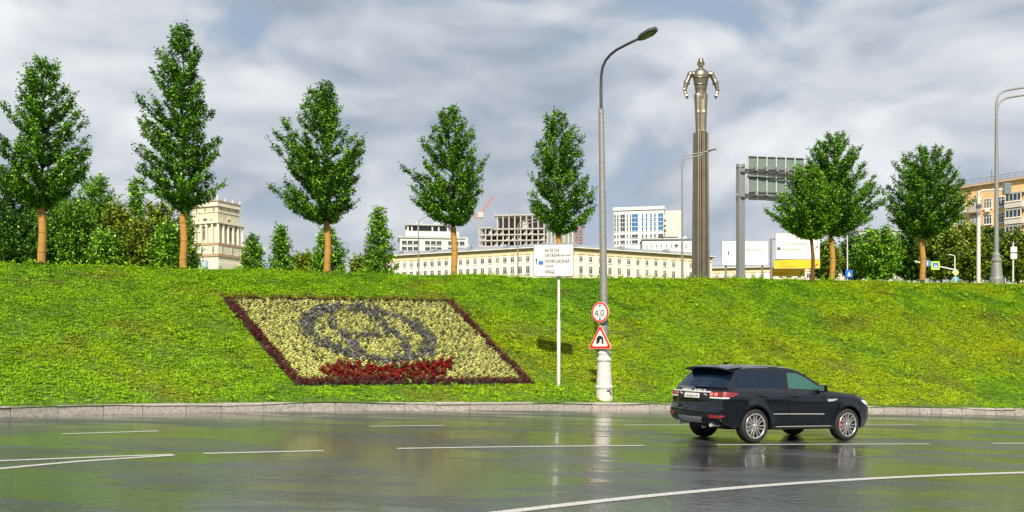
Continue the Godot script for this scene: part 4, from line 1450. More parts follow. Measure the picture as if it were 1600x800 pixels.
func blue_disc(t: Node3D, r: float, m: Material) -> void:
	var mb := MB.new(); mb.prism(disc(r, 24), -0.02, 0.02); part("plate", mb, M.white, t)
	mb = MB.new(); mb.prism(disc(r * 0.92, 24), 0.02, 0.027); part("blue_field", mb, m, t)
	mb = MB.new(); mb.prism(arrow_up(r * 1.35, r * 0.75), 0.027, 0.034); part("arrow", mb, M.white, t)

func build_far_lamps() -> void:
	double_lamp("slim grey street lamp in front of the monument column, its two arms reaching right", 1066, 470, 100.0, 258, [[[1068, 246], [1076, 242], [1094, 239], [1108, 235.5]], [[1069, 250], [1078, 246.5], [1092, 243.5], [1100, 240]]], 0.14, M.pole)
	double_lamp("tall double armed street lamp on a flanged base at the right border", 1557, 445, 62.0, 186, [[[1557, 160], [1562, 147], [1574, 141], [1606, 136]], [[1558, 172], [1564, 158], [1578, 152], [1606, 148]]], 0.155, M.pole, true)
	var d := 70.0
	var s := d / F
	var foot := px(1529, 470, d)
	var t := thing("camera_mast", "pale mast whose bracket carries a grey box in front of the orange block", "mast", foot)
	var mb := MB.new(); mb.tube([Vector3(0, -0.3, 0), px(1529, 322, d) - foot, px(1529, 300, d) - foot], [0.15, 0.13, 0.09], 10); part("pole", mb, M.pole_pale, t)
	mb = MB.new(); mb.tube([px(1529, 302, d) - foot, px(1531, 299, d) - foot, px(1536, 297.5, d) - foot, px(1570, 296, d) - foot], [0.07, 0.07, 0.07, 0.06], 8); part("bracket", mb, M.pole_pale, t)
	mb = MB.new(); mb.tube([px(1529, 325, d) - foot, px(1529, 320, d) - foot], [0.2, 0.2], 10); part("collar", mb, M.pole, t)
	mb = MB.new(); mb.tube([px(1530, 318, d) - foot, px(1534, 304, d) - foot], [0.05, 0.05], 6); part("strut", mb, M.pole_pale, t)
	mb = MB.new(); mb.box(px(1573, 295, d) - foot, Vector3(13 * s, 18 * s, 0.3), turned(18), 0.02); part("grey_box", mb, worn(Color(0.2, 0.23, 0.25), 0.5), t)
	double_lamp("thin lamp pole left of the fourth wrapped tree, in front of the long cream building", 654, 470, 120.0, 352, [[[655, 346], [660, 341], [668, 338]]], 0.13, M.pole)
	double_lamp("thin lamp pole with two curved arms in front of the concrete skeleton", 809, 470, 120.0, 362, [[[810, 352], [816, 346], [830, 343], [846, 340]], [[811, 356], [818, 351], [830, 348], [842, 346]]], 0.13, M.pole)
	double_lamp("short lamp pole beside the white billboard", 1204, 470, 95.0, 380, [[[1205, 376], [1209, 374]]], 0.10, M.galv)

# ---------------------------------------------------------------- buildings
var window_meshes := {}

func window_mesh(w: float, h: float, frame: Material, glass: Material, bars := 2, arched := false) -> ArrayMesh:
	var key := "%s_%s_%s_%s_%s_%s" % [w, h, frame, glass, bars, arched]
	if window_meshes.has(key): return window_meshes[key]
	var f := 0.11
	var mb := MB.new()
	for s in [-1.0, 1.0]:
		mb.box(Vector3(s * (w / 2 - f / 2), 0, 0), Vector3(f, h, 0.16))
		mb.box(Vector3(0, s * (h / 2 - f / 2), 0), Vector3(w - 2 * f, f, 0.16))
	for k in range(1, bars):
		mb.box(Vector3(-w / 2 + w * k / bars, 0, -0.01), Vector3(0.07, h - 2 * f, 0.12))
	if h > w: mb.box(Vector3(0, h * 0.2, -0.012), Vector3(w - 2 * f, 0.07, 0.11))
	mb.box(Vector3(0, -h / 2 - 0.06, 0.06), Vector3(w + 0.2, 0.1, 0.3))
	if arched:
		var poly := PackedVector2Array()
		for k in 9: poly.append(Vector2(cos(PI * k / 8.0) * w / 2, h / 2 + sin(PI * k / 8.0) * w * 0.42))
		mb.prism(poly, -0.06, 0.09)
	var am := mb.done(frame)
	mb = MB.new()
	mb.box(Vector3(0, 0, -0.03), Vector3(w - f, h - f, 0.04))
	am = mb.done(glass, am)
	window_meshes[key] = am
	return am

func face_basis(a: Vector3, b: Vector3) -> Basis:               # x along the front, z out of it, for a front seen with a on the left
	var x := Vector3(b.x - a.x, 0, b.z - a.z).normalized()
	return Basis(x, Vector3.UP, x.cross(Vector3.UP))

func slab(called: String, m: Material, parent: Node, c: Vector3, s: Vector3, ch := 0.0) -> MeshInstance3D:
	var mb := MB.new(); mb.box(c, s, Basis(), ch)
	return part(called, mb, m, parent)

# one wing of the long building: front from a to b (x, depth), cornice at height y
func long_wing(label: String, a: Vector3, b: Vector3, bays: int, base_y: float) -> void:
	var bas := face_basis(a, b)
	var l := Vector2(a.x - b.x, a.z - b.z).length()
	var y := a.y
	var t := thing("long_building", label, "building", Vector3(a.x, base_y, a.z), bas)
	var h := y - base_y
	var cream := worn(Color(0.82, 0.71, 0.55), 0.85, 0, 0.1)
	var pale := worn(Color(0.86, 0.82, 0.75), 0.85, 0, 0.1)
	var yellow := worn(Color(0.78, 0.62, 0.40), 0.85, 0, 0.1)
	var roof := worn(Color(0.36, 0.39, 0.43), 0.5, 0.2, 0.1)
	slab("wall", cream, t, Vector3(l / 2, h / 2, -7), Vector3(l, h, 14))
	slab("frieze", yellow, t, Vector3(l / 2, h - 0.65, 0.06), Vector3(l + 0.1, 1.3, 0.3))
	slab("cornice", worn(Color(0.42, 0.30, 0.19), 0.85), t, Vector3(l / 2, h + 0.12, 0.2), Vector3(l + 0.8, 0.28, 1.3))
	slab("cornice", pale, t, Vector3(l / 2, h + 0.36, 0.3), Vector3(l + 1.0, 0.2, 1.7))
	var mb := MB.new()
	mb.prism(PackedVector2Array([Vector2(0.9, h + 0.46), Vector2(-7, h + 2.3), Vector2(-15, h + 0.46)]), 0, l, Transform3D(Basis(Vector3(0, 0, 1), Vector3.UP, Vector3(1, 0, 0)), Vector3()))
	part("roof", mb, roof, t)
	var bw := l / bays
	var w1s := []; var w2s := []
	for g in M.glass_kinds:
		w1s.append(window_mesh(1.25, 1.7, pale, g, 2)); w2s.append(window_mesh(1.3, 2.2, pale, g, 2, true))
	rng.seed = bays
	for k in bays:
		var w1: ArrayMesh = w1s[rng.randi() % 5]; var w2: ArrayMesh = w2s[rng.randi() % 5]
		slab("pilaster", pale, t, Vector3((k + 0.02) * bw, h / 2 - 0.7, 0.16), Vector3(0.95, h - 1.4, 0.36))
		put("window", w1, t, Vector3((k + 0.5) * bw, h - 2.6, 0.07))
		put("window", w2, t, Vector3((k + 0.5) * bw, h - 5.6, 0.07))
		put("window", w1, t, Vector3((k + 0.5) * bw, h - 9.2, 0.07))
		put("window", w1, t, Vector3((k + 0.5) * bw, h - 12.6, 0.07))
		slab("spandrel", pale, t, Vector3((k + 0.5) * bw, h - 3.95, 0.05), Vector3(bw * 0.62, 0.5, 0.12))
	for k in bays / 5:
		slab("dormer", roof, t, Vector3((k * 5 + 2.2) * bw, h + 1.5, -2.2), Vector3(1.1, 0.9, 2.2))

func build_buildings() -> void:
	var y := E + 29.5
	var P := func(x: float, d: float, yy: float) -> Vector3: return Vector3((x - 800.0) / F * d, yy, -d)
	long_wing("long cream building's left wing with white pilasters, from the young tree to the white sign", P.call(596, 283.0, y), P.call(868, 257.5, y), 24, E + 7)
	long_wing("long cream building's right wing between the white sign and the monument column", P.call(868.6, 257.6, y), P.call(1112, 284.0, y), 17, E + 7)
	long_wing("pale building wing with arched windows behind the white and yellow boards", P.call(1113, 310.0, E + 28.5), P.call(1330, 300.0, E + 28.5), 15, E + 7)
	# portal frontispiece in the right wing
	# cream tower on the left
	var d := 330.0
	var s := d / F
	var c := px(338, 500, d)
	var t := thing("tower_building", "cream classical tower with columns and a balustrade at the left, behind young trees", "building", c, turned(-24) * Basis.from_scale(Vector3(0.9, 1, 0.9)))
	var stone := worn(Color(0.74, 0.69, 0.56), 0.85, 0, 0.08)
	var dim := worn(Color(0.64, 0.60, 0.44), 0.85, 0, 0.08)
	var band := worn(Color(0.48, 0.33, 0.22), 0.85)
	var pale := worn(Color(0.78, 0.72, 0.60), 0.85, 0, 0.1)
	var hy := func(yy: float) -> float: return (500 - yy) * s
	var box := func(called: String, y0: float, y1: float, w: float, m: Material) -> void:
		slab(called, m, t, Vector3(0, (hy.call(y0) + hy.call(y1)) / 2, 0), Vector3(w, hy.call(y1) - hy.call(y0), w))
	box.call("wall", 500, 414, 16.5, pale)
	box.call("wall", 414.2, 385, 15.5, stone)
	box.call("cornice", 404.5, 400.5, 16.3, band)
	box.call("cornice", 387, 383.5, 16.0, band)
	box.call("wall", 384, 353, 12.6, stone)
	box.call("cornice", 353.5, 350, 15.4, pale)
	box.call("wall", 351, 327, 12.2, dim)
	box.call("cornice", 336, 334.5, 12.7, pale)
	box.call("cornice", 327, 324.5, 13.4, pale)
	box.call("parapet", 324.5, 319.5, 12.6, stone)
	box.call("coping", 319.5, 318, 13.2, band)
	slab("blue_shed", worn(Color(0.45, 0.56, 0.66), 0.6), t, Vector3(-1, hy.call(418), 9.0), Vector3(9, 14 * s, 1.5))
	var wt := window_mesh(1.7, 5.0, pale, M.glass_far, 2, true)
	var ws := window_mesh(1.1, 2.2, pale, M.glass_far, 2)
	for q in 4:                                                    # the four fronts alike
		var b := turned(90.0 * q)
		for k in 6:
			var x := -6.9 + 13.8 * k / 5.0
			var mb := MB.new()
			mb.lathe([Vector2(0.62, hy.call(383.5)), Vector2(0.55, hy.call(382)), Vector2(0.46, hy.call(355)), Vector2(0.66, hy.call(353.6))], 10)
			put("column", mb.done(pale), t, b * Vector3(x, 0, 6.95), b)
		put("window", wt, t, b * Vector3(0, hy.call(367.0), 6.36), b)
		for x in [-4.0, 4.0]: put("window", ws, t, b * Vector3(x, hy.call(371.0), 6.36), b)
		for x in [-4.2, 0.0, 4.2]:
			put("window", window_mesh(0.7, 1.7, dim, M.glass_far, 1), t, b * Vector3(x, hy.call(331.0), 6.16), b)
			put("window", ws, t, b * Vector3(x * 1.3, hy.call(394.0), 7.8), b)
		put("window", window_mesh(2.0, 1.5, pale, M.glass_far, 2, true), t, b * Vector3(0, hy.call(347.5), 6.16), b)
		for x in [-3.0, 3.0]: put("window", window_mesh(0.8, 1.1, pale, M.glass_far, 1), t, b * Vector3(x, hy.call(347.5), 6.16), b)
		var gb := MB.new()
		gb.prism(PackedVector2Array([Vector2(-2.4, 0), Vector2(2.4, 0), Vector2(0, 1.1)]), 0, 0.5)
		put("pediment", gb.done(pale), t, b * Vector3(0, hy.call(357.0), 6.5), b)
		for x in [-6.3, -2.1, 2.1]: put("baluster", slab_mesh(Vector3(0.5, 1.6, 0.5), stone), t, b * Vector3(x, hy.call(316.8), 6.3), b)
	for q in [[1.5, 4.4], [5.5, 5.8], [-5.8, 5.5]]: put("finial", lathe_mesh([Vector2(0.35, 0), Vector2(0.16, 0.5), Vector2(0.3, 1.2), Vector2(0.0, 2.6)], pale), t, Vector3(q[0], hy.call(318), q[1]))

	# grey office block with a framed top floor
	d = 420.0; s = d / F
	t = thing("office_block", "grey stepped office block with an open framed top storey behind the fourth wrapped tree", "building", px(678, 500, d), turned(8))
	hy = func(yy: float) -> float: return (500 - yy) * s
	var conc := worn(Color(0.50, 0.51, 0.52), 0.8, 0, 0.08)
	var light := worn(Color(0.66, 0.67, 0.68), 0.7, 0, 0.08)
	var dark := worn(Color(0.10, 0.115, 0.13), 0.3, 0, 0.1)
	slab("wall", light, t, Vector3(0, hy.call(434), -8), Vector3(106 * s, 128 * s, 16))
	slab("parapet", conc, t, Vector3(-3 * s, hy.call(371), -8), Vector3(104 * s, 3 * s, 17))
	slab("upper_wall", light, t, Vector3(-2 * s, hy.call(365), -9), Vector3(84 * s, 9 * s, 14))
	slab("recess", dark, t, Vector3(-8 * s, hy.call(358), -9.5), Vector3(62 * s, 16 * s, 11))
	slab("roof_slab", conc, t, Vector3(-8 * s, hy.call(350.5), -8.6), Vector3(72 * s, 2.2 * s, 15))
	for x in [-36, -30, -20, 2, 12, 26]: slab("frame_post", light, t, Vector3((x - 4.0) * s, hy.call(359), -2.4), Vector3(2.2 * s, 16 * s, 0.9))
	for r in 2:
		for k in 11:
			if k in [3, 7]: continue
			put("window", window_mesh(2.2, 1.7, conc, M.glass_far, 2), t, Vector3((-46 + k * 9.0) * s, hy.call(379.5 + r * 9.5), 0.07))
	for x in [-22, 6]:
		slab("roof_hut", conc, t, Vector3(x * s, hy.call(347), -9), Vector3(10 * s, 5 * s, 4))
	t = thing("office_block", "small blue grey block between the office block and the crane", "building", px(728, 500, 440.0))
	slab("wall", worn(Color(0.42, 0.46, 0.52), 0.7), t, Vector3(0, 118 * s / 2, -5), Vector3(15 * s, 134 * s, 10))
	slab("parapet", conc, t, Vector3(0, 134.5 * s - 8 * s, 0), Vector3(16 * s, 1.4 * s, 0.5))
	for k in 2:
		put("window", window_mesh(2.0, 1.8, conc, M.glass_far, 2), t, Vector3((-3.5 + 7 * k) * s, 114 * s, 0.07))

	# concrete skeleton under construction
	d = 360.0; s = d / F
	t = thing("concrete_skeleton", "unfinished concrete frame building with open storeys beside the crane", "building", px(800, 500, d), turned(-6))
	hy = func(yy: float) -> float: return (500 - yy) * s
	var raw := worn(Color(0.50, 0.475, 0.465), 0.9, 0, 0.1)
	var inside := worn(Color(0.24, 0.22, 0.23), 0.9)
	var floors := [336, 357.5, 366.5, 375.5, 384.5, 395, 405]
	for k in floors.size():
		var left := -28.0 if k == 0 else -52.0
		if k == 1: left = -30.0
		slab("floor_slab", raw, t, Vector3((left + 52) / 2 * s, hy.call(floors[k]), -5.5), Vector3((52 - left) * s, 2.0 * s, 11))
	slab("floor_slab", raw, t, Vector3(-41 * s, hy.call(355.3), -5), Vector3(23 * s, 1.8 * s, 10))
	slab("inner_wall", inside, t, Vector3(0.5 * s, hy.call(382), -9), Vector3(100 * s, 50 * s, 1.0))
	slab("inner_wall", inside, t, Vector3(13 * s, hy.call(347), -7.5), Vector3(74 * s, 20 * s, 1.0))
	slab("lower_wall", raw, t, Vector3(0, hy.call(450), -5.2), Vector3(102 * s, 90 * s, 10.4))
	for k in 12:
		var x := -51.0 + k * 9.2
		if x > -30: slab("column", raw, t, Vector3(x * s, hy.call(346.8), -0.6), Vector3(1.9 * s, 19.4 * s, 0.7))
		slab("column", raw, t, Vector3(x * s, hy.call(380), -0.6), Vector3(2.0 * s, 48 * s if x > -30 else 48 * s, 0.7))
	for f in range(1, 5):
		for k in 5: slab("infill_wall", raw, t, Vector3((-44.0 + ((k * 5 + f * 3) % 11) * 9.2) * s, hy.call(floors[f] + 4.5), -1.4), Vector3(5.0 * s, 7 * s, 0.3))
	slab("lift_core", raw, t, Vector3(20 * s, hy.call(346), -4.5), Vector3(9 * s, 20 * s, 4))
	for x in [-27, -8, 40]: slab("mast", raw, t, Vector3(x * s, hy.call(332), -1), Vector3(0.5 * s, 10 * s, 0.15))
	# dark residential block behind the fifth tree
	d = 400.0; s = d / F
	t = thing("apartment_block", "dark striped apartment block with a reddish end, half hidden by the fifth tree", "building", px(882, 500, d))
	hy = func(yy: float) -> float: return (500 - yy) * s
	slab("wall", worn(Color(0.28, 0.30, 0.30), 0.7), t, Vector3(-6 * s, hy.call(430), -6), Vector3(44 * s, 150 * s, 12))
	slab("red_end", worn(Color(0.30, 0.14, 0.17), 0.8), t, Vector3(22.5 * s, hy.call(428), -5), Vector3(13 * s, 146 * s, 10))
	for k in 7: slab("fin", light, t, Vector3((-27 + k * 6.6) * s, hy.call(400), 0.25), Vector3(1.3 * s, 84 * s, 0.5))
	for r in 4:
		for k in 2: put("window", window_mesh(1.2, 1.5, conc, M.glass_far, 2), t, Vector3((20 + k * 5.2) * s, hy.call(362 + r * 9), 0.08))

	# glass office building
	d = 390.0; s = d / F
	t = thing("glass_office", "white and blue glass office building left of the monument column", "building", px(990, 500, d), turned(-12))
	hy = func(yy: float) -> float: return (500 - yy) * s
	var white := worn(Color(0.72, 0.73, 0.75), 0.6, 0, 0.08)
	var blue := mat(Color(0.02, 0.15, 0.36), 0.15); blue.metallic_specular = 0.5
	var smoky := mat(Color(0.05, 0.06, 0.08), 0.1)
	slab("wall", white, t, Vector3(8 * s, hy.call(412), -16), Vector3(78 * s, 176 * s, 32))
	slab("parapet", white, t, Vector3(8 * s, hy.call(326), -16), Vector3(80 * s, 5 * s, 33))
	slab("side_tower", worn(Color(0.68, 0.64, 0.60), 0.8, 0, 0.1), t, Vector3(59 * s, hy.call(414), -18), Vector3(27 * s, 172 * s, 26))
	var strips := [[-29.0, 3.0, 0], [-24.5, 3.0, 0], [-17, 7.5, 0], [-9.5, 2.5, 0], [-5, 2.5, 0], [2, 9.5, 1], [14, 3.2, 1], [20, 3.2, 1], [27, 3.2, 1], [33, 3.2, 1], [42, 8.0, 1]]
	for q in strips:
		for r in 4:
			var w: float = q[1] * s * 1.05
			put("window", window_mesh(w, 6.6 * s, white, blue if q[2] else smoky, 2 if q[1] > 5 else 1), t, Vector3(q[0] * s, hy.call(337.5 + r * 6.8), 0.05))
		for r in 2: put("window", window_mesh(q[1] * s * 1.05, 6.0 * s, white, smoky, 2 if q[1] > 5 else 1), t, Vector3(q[0] * s, hy.call(369 + r * 9), 0.05))
	for r in 3: put("balcony", slab_mesh(Vector3(3.4 * s, 2.0 * s, 2.0), smoky), t, Vector3(48.5 * s, hy.call(346 + r * 8), -0.6))
	for x in [-12, -6, 5, 12, 40]: slab("roof_plant", conc, t, Vector3(x * s, hy.call(322.5), -8), Vector3(5 * s, 3 * s, 3))
	# low white building in front of it
	d = 330.0; s = d / F
	t = thing("white_house", "low white building with a row of small dark windows left of the monument column", "building", px(1042, 500, d), turned(-4))
	hy = func(yy: float) -> float: return (500 - yy) * s
	slab("wall", white, t, Vector3(0, hy.call(438), -6), Vector3(76 * s, 126 * s, 12))
	slab("roof", worn(Color(0.22, 0.24, 0.26), 0.6), t, Vector3(0, hy.call(374), -6), Vector3(78 * s, 1.6 * s, 13))
	slab("roof_structure", white, t, Vector3(14 * s, hy.call(370.5), -6), Vector3(36 * s, 5 * s, 6))
	slab("railing", worn(Color(0.05, 0.08, 0.05), 0.8), t, Vector3(2 * s, hy.call(370.0), -1.5), Vector3(32 * s, 2.0 * s, 0.1))
	for k in 9: put("window", window_mesh(2.4 * s if k != 6 else 6 * s, 5 * s, white, smoky, 1), t, Vector3((-31 + k * 7.6) * s, hy.call(384), 0.08))
	# red crane
	d = 340.0; s = d / F
	t = thing("tower_crane", "distant red tower crane behind the fourth wrapped tree", "crane", px(750, 500, d))
	var p := func(x: float, yy: float) -> Vector3: return px(x, yy, d) - px(750, 500, d)
	var steel := mat(Color(0.42, 0.40, 0.36), 0.6)
	lattice("mast", t, p.call(750, 500), p.call(750, 334), 1.5, steel, 34)
	lattice("jib", t, p.call(750, 334), p.call(772, 307), 0.8, mat(Color(0.50, 0.16, 0.13), 0.6), 9)
	lattice("counter_jib", t, p.call(750, 334), p.call(740, 341), 1.0, mat(Color(0.55, 0.11, 0.08), 0.6), 4)
	t.get_child(1).set_meta("label", "red lattice jib pointing up to the right")
	slab("cabin", mat(Color(0.5, 0.45, 0.42), 0.5), t, p.call(751, 336), Vector3(2, 2, 2))
	# orange apartment block on the right
	var o := P.call(1484, 170.0, E + 5) as Vector3
	var e := P.call(1660, 154.0, E + 5) as Vector3
	var bas := face_basis(o, e)
	var l := Vector2(o.x - e.x, o.z - e.z).length()
	t = thing("apartment_block", "orange brick apartment block with white framed windows and balconies at the right border", "building", o, bas)
	var brick := worn(Color(0.86, 0.53, 0.28), 0.9, 0, 0.35)
	var hh := 24.8
	slab("wall", brick, t, Vector3(l / 2, hh / 2, -6), Vector3(l, hh, 12))
	slab("cornice", worn(Color(0.58, 0.42, 0.30), 0.9), t, Vector3(l / 2, hh + 0.15, 0.1), Vector3(l + 0.6, 0.32, 1.0))
	slab("roof", worn(Color(0.3, 0.31, 0.33), 0.7), t, Vector3(l / 2, hh + 0.4, -6), Vector3(l - 0.4, 0.4, 12))
	var rb := MB.new()
	for k in 16: rb.box(Vector3(l * (k + 0.2) / 15.5, hh + 0.9, -0.5), Vector3(0.06, 1.0, 0.06))
	rb.box(Vector3(l / 2, hh + 1.4, -0.5), Vector3(l, 0.08, 0.06)); rb.box(Vector3(l / 2, hh + 1.0, -0.5), Vector3(l, 0.05, 0.05))
	part("roof_railing", rb, M.galv, t)
	for q in [6.0, 12.8, 17.0]: slab("aerial", M.galv, t, Vector3(q, hh + 1.7, -3), Vector3(0.12, 2.6, 0.12))
	slab("roof_hatch", worn(Color(0.5, 0.5, 0.5), 0.7), t, Vector3(13.5, hh + 1.0, -4), Vector3(1.6, 1.4, 2))
	var frame := worn(Color(0.80, 0.80, 0.80), 0.5)
	var wns := []
	for g in M.glass_kinds: wns.append(window_mesh(1.55, 1.75, frame, g, 3))
	var wn: ArrayMesh = wns[0]
	rng.seed = 15
	for r in 7:
		var yy := hh - 3.3 - r * 2.75
		for x in [2.2, 7.0, 9.6, 14.6, 17.0, 21.6]:
			if x > l - 1: continue
			put("window", wns[rng.randi() % 5], t, Vector3(x, yy, 0.06))
			if int(x * 3 + r) % 3 == 0: slab("air_conditioner", frame, t, Vector3(x + 0.1, yy - 1.25, 0.3), Vector3(0.8, 0.55, 0.45), 0.04)
		# loggias and a projecting balcony stack
		slab("loggia", worn(Color(0.17, 0.12, 0.09), 0.8), t, Vector3(4.7, yy, 0.03), Vector3(1.9, 2.3, 0.08))
		slab("loggia_front", worn(Color(0.55, 0.47, 0.40), 0.7), t, Vector3(4.7, yy - 0.85, 0.5), Vector3(2.1, 0.95, 0.8))
		put("window", window_mesh(0.8, 1.5, frame, M.glass_far, 2), t, Vector3(4.4, yy + 0.2, 0.13))
		for x in [12.1, 19.3]:
			slab("balcony", worn(Color(0.66, 0.62, 0.56), 0.8), t, Vector3(x, yy - 0.95, 0.75), Vector3(2.9, 1.05, 1.5), 0.03)
			put("window", window_mesh(2.7, 1.4, frame, M.glass_far, 4), t, Vector3(x, yy + 0.28, 1.4))
			slab("balcony_roof", worn(Color(0.5, 0.5, 0.5), 0.7), t, Vector3(x, yy + 1.05, 0.75), Vector3(3.0, 0.1, 1.55))
	# pale distant roof line between the two right hand trees
	t = thing("distant_block", "pale flat roofed block peeping over the bushes between the right hand trees", "building", px(1388, 470, 260.0))
	slab("wall", worn(Color(0.62, 0.60, 0.58), 0.8), t, Vector3(0, 9.4, -5), Vector3(16, 19.6, 10))
	slab("parapet", worn(Color(0.4, 0.4, 0.4), 0.8), t, Vector3(0, 19.3, -5), Vector3(16.6, 0.5, 10.6))
	for k in 5: put("window", wn, t, Vector3(-6 + 3 * k, 17.2, 0.07))

func slab_mesh(s: Vector3, m: Material) -> ArrayMesh:
	var mb := MB.new(); mb.box(Vector3(), s)
	return mb.done(m)

func lathe_mesh(prof: Array, m: Material) -> ArrayMesh:
	var mb := MB.new(); mb.lathe(prof, 10)
	return mb.done(m)

func lattice(called: String, t: Node3D, a: Vector3, b: Vector3, w: float, m: Material, n: int) -> void:
	var mb := MB.new()
	var x := (b - a).normalized()
	var u := x.cross(Vector3(0, 0, 1)).normalized() * w / 2
	var v := Vector3(0, 0, 1) * w / 2
	var c := [u + v, u - v, -u - v, -u + v]
	for k in 4: mb.bar(a + c[k], b + c[k], 0.13, 0.13)
	for i in n:
		for k in 4:
			var p := a.lerp(b, float(i) / n); var q := a.lerp(b, float(i + 1) / n)
			mb.bar(p + c[k], q + c[(k + 1) % 4], 0.07, 0.07)
	part(called, mb, m, t)

# ---------------------------------------------------------------- the car; x forward from the tail, y up, z to its right
const WY := 0.39
const WX := [1.03, 3.953]
const YZ := [[0.22, 0.86], [0.30, 0.93], [0.42, 0.955], [0.60, 0.968], [0.80, 0.978], [0.92, 0.982], [1.02, 0.972], [1.12, 0.955], [1.26, 0.92]]
const BELT := [[0, 1.205], [0.2, 1.235], [1.0, 1.245], [2.2, 1.225], [3.5, 1.175], [3.75, 1.155], [4.2, 1.105], [4.5, 1.05], [4.7, 0.985], [4.85, 0.90]]
const ROOF := [[0.24, 1.25], [0.42, 1.46], [0.60, 1.648], [0.72, 1.680], [1.1, 1.705], [1.6, 1.715], [2.0, 1.708], [2.35, 1.685], [2.52, 1.645], [2.72, 1.555], [3.1, 1.345], [3.42, 1.172]]
const BACK := [[0.22, 0.30], [0.40, 0.20], [0.48, 0.05], [0.56, 0.0], [0.72, 0.0], [0.78, 0.03], [0.86, 0.065], [1.0, 0.075], [1.15, 0.10], [1.25, 0.16]]
const NOSE := [[0.22, 0.25], [0.35, 0.08], [0.5, 0.0], [0.75, 0.0], [0.9, 0.05], [1.1, 0.14]]

func car_plan(x: float) -> float:
	var p := 1.0
	if x < 0.40: p -= 0.15 * (1.0 - sqrt(maxf(0.0, 1.0 - pow(1.0 - x / 0.40, 2))))
	if x > 4.15: p -= 0.27 * (1.0 - sqrt(maxf(0.0, 1.0 - pow((x - 4.15) / 0.71, 2))))
	return p

func car_z(x: float, y: float) -> float:
	var z := table(YZ, y) * car_plan(x)
	for w in WX:                                                 # flared arches
		var r := Vector2(x - w, y - WY).length()
		z += 0.022 * exp(-pow((r - 0.46) / 0.085, 2))
	z -= 0.035 * smoothstep(0.07, 0.0, table(BELT, x) - y)
	z -= 0.012 * smoothstep(0.10, 0.0, absf(y - 0.74)) * smoothstep(1.5, 1.7, x) * smoothstep(3.5, 3.3, x)
	return z

func car_side(x: float, y: float, s: float, out := 0.0) -> Vector3:
	var xx := x + table(BACK, y) * maxf(0.0, 1.0 - x / 0.5) - table(NOSE, y) * maxf(0.0, (x - 4.35) / 0.5)
	return Vector3(xx, y, s * (car_z(x, y) + out))

func car_rear(y: float, z: float, out := 0.0) -> Vector3:
	var hw := car_z(0, y)
	return Vector3(table(BACK, y) - 0.10 * (1.0 - pow(z / hw, 2)) - out, y, z)

func car_front(y: float, z: float, out := 0.0) -> Vector3:
	var hw := car_z(4.85, y)
	return Vector3(4.85 - table(NOSE, y) + 0.10 * (1.0 - pow(z / hw, 2)) + out, y, z)

func car_low(x: float) -> float:
	var y := 0.30
	if x < 0.6: y = lerpf(0.42, 0.34, x / 0.6)
	if x > 4.3: y = lerpf(0.30, 0.34, (x - 4.3) / 0.5)
	for w in WX:
		var dx := absf(x - w)
		if dx < 0.449: y = maxf(y, WY + sqrt(0.449 * 0.449 - dx * dx))
	return y

func columns(a: float, b: float) -> Array:
	var xs := [a, b]
	var x := a
	while x < b - 0.02:
		xs.append(x)
		var step := 0.06
		for w in WX:
			if absf(absf(x - w) - 0.449) < 0.07: step = 0.012
		if x < 0.12 or x > 4.6: step = 0.025
		x += step
	for w in WX:
		for e in [-0.4492, -0.4488, 0.4488, 0.4492]:
			if w + e > a and w + e < b: xs.append(w + e)
	xs.sort()
	var o := []
	for v in xs:
		if o.is_empty() or v - o[-1] > 1e-4: o.append(v)
	return o

func side_panel(a: float, b: float, s: float, paint: Material, called: String, parent: Node) -> MeshInstance3D:
	var xs := columns(a, b)
	var rows := []
	for k in 15:
		var r := []
		for x in xs:
			var y0 := car_low(x)
			r.append(car_side(x, lerpf(y0, table(BELT, x), pow(k / 14.0, 0.9)), s))
		rows.append(r)
	var mb := MB.new()
	mb.grid(rows, 1, s > 0)
	var lip := []
	for x in xs: lip.append(car_side(x, car_low(x), s, -0.30))
	mb.grid([lip, rows[0]], 2, s > 0)
	return part(called, mb, paint, parent)

func side_patch(mb: MB, xs: Array, y0: Array, y1: Array, s: float, out: float) -> void:
	var rows := []
	for k in 4:
		var r := []
		for i in xs.size(): r.append(car_side(xs[i], lerpf(y0[i], y1[i], k / 3.0), s, out))
		rows.append(r)
	mb.grid(rows, 1, s > 0)

func rear_patch(mb: MB, z0: float, z1: float, y0: float, y1: float, out: float, inset := 0.0) -> void:
	var rows := []
	for k in 4:
		var r := []
		for i in 9:
			var f := k / 3.0
			r.append(car_rear(lerpf(y0, y1, f), lerpf(lerpf(z0 + inset, z0, f), lerpf(z1 - inset, z1, f), i / 8.0), out))
		rows.append(r)
	mb.grid(rows, 1, false)
	# edges, so that it is a piece with depth
	mb.grid([rows[3], rows[3].map(func(p): return p + Vector3(0.02 + out, 0, 0))], 2, false)
	mb.grid([rows[0].map(func(p): return p + Vector3(0.02 + out, 0, 0)), rows[0]], 2, false)

func cabin_z(y: float) -> float: return 0.885 - (y - 1.235) * 0.36

func cabin_gap(x: float) -> Vector2:                             # bottom and top of the window opening at x
	var wb := table(BELT, x) + 0.022
	var wt := minf(1.615, table(ROOF, x) - 0.062)
	var open := 0.0
	var lim := 9.0
	if x >= 0.40 and x <= 1.015: lim = minf((x - 0.40) / 0.24 * 0.36, (1.015 - x) / 0.03 * 0.5)
	elif x >= 1.07 and x <= 1.98: lim = minf((x - 1.07) / 0.03, (1.98 - x) / 0.04) * 0.5
	elif x >= 2.09 and x <= 3.14: lim = minf((x - 2.09) / 0.05 * 0.5, (3.14 - x) / 0.05 * 0.2)
	else: lim = 0.0
	if lim <= 0.0 or wt <= wb: return Vector2(wb, wb)
	return Vector2(wb, minf(wt, wb + lim))

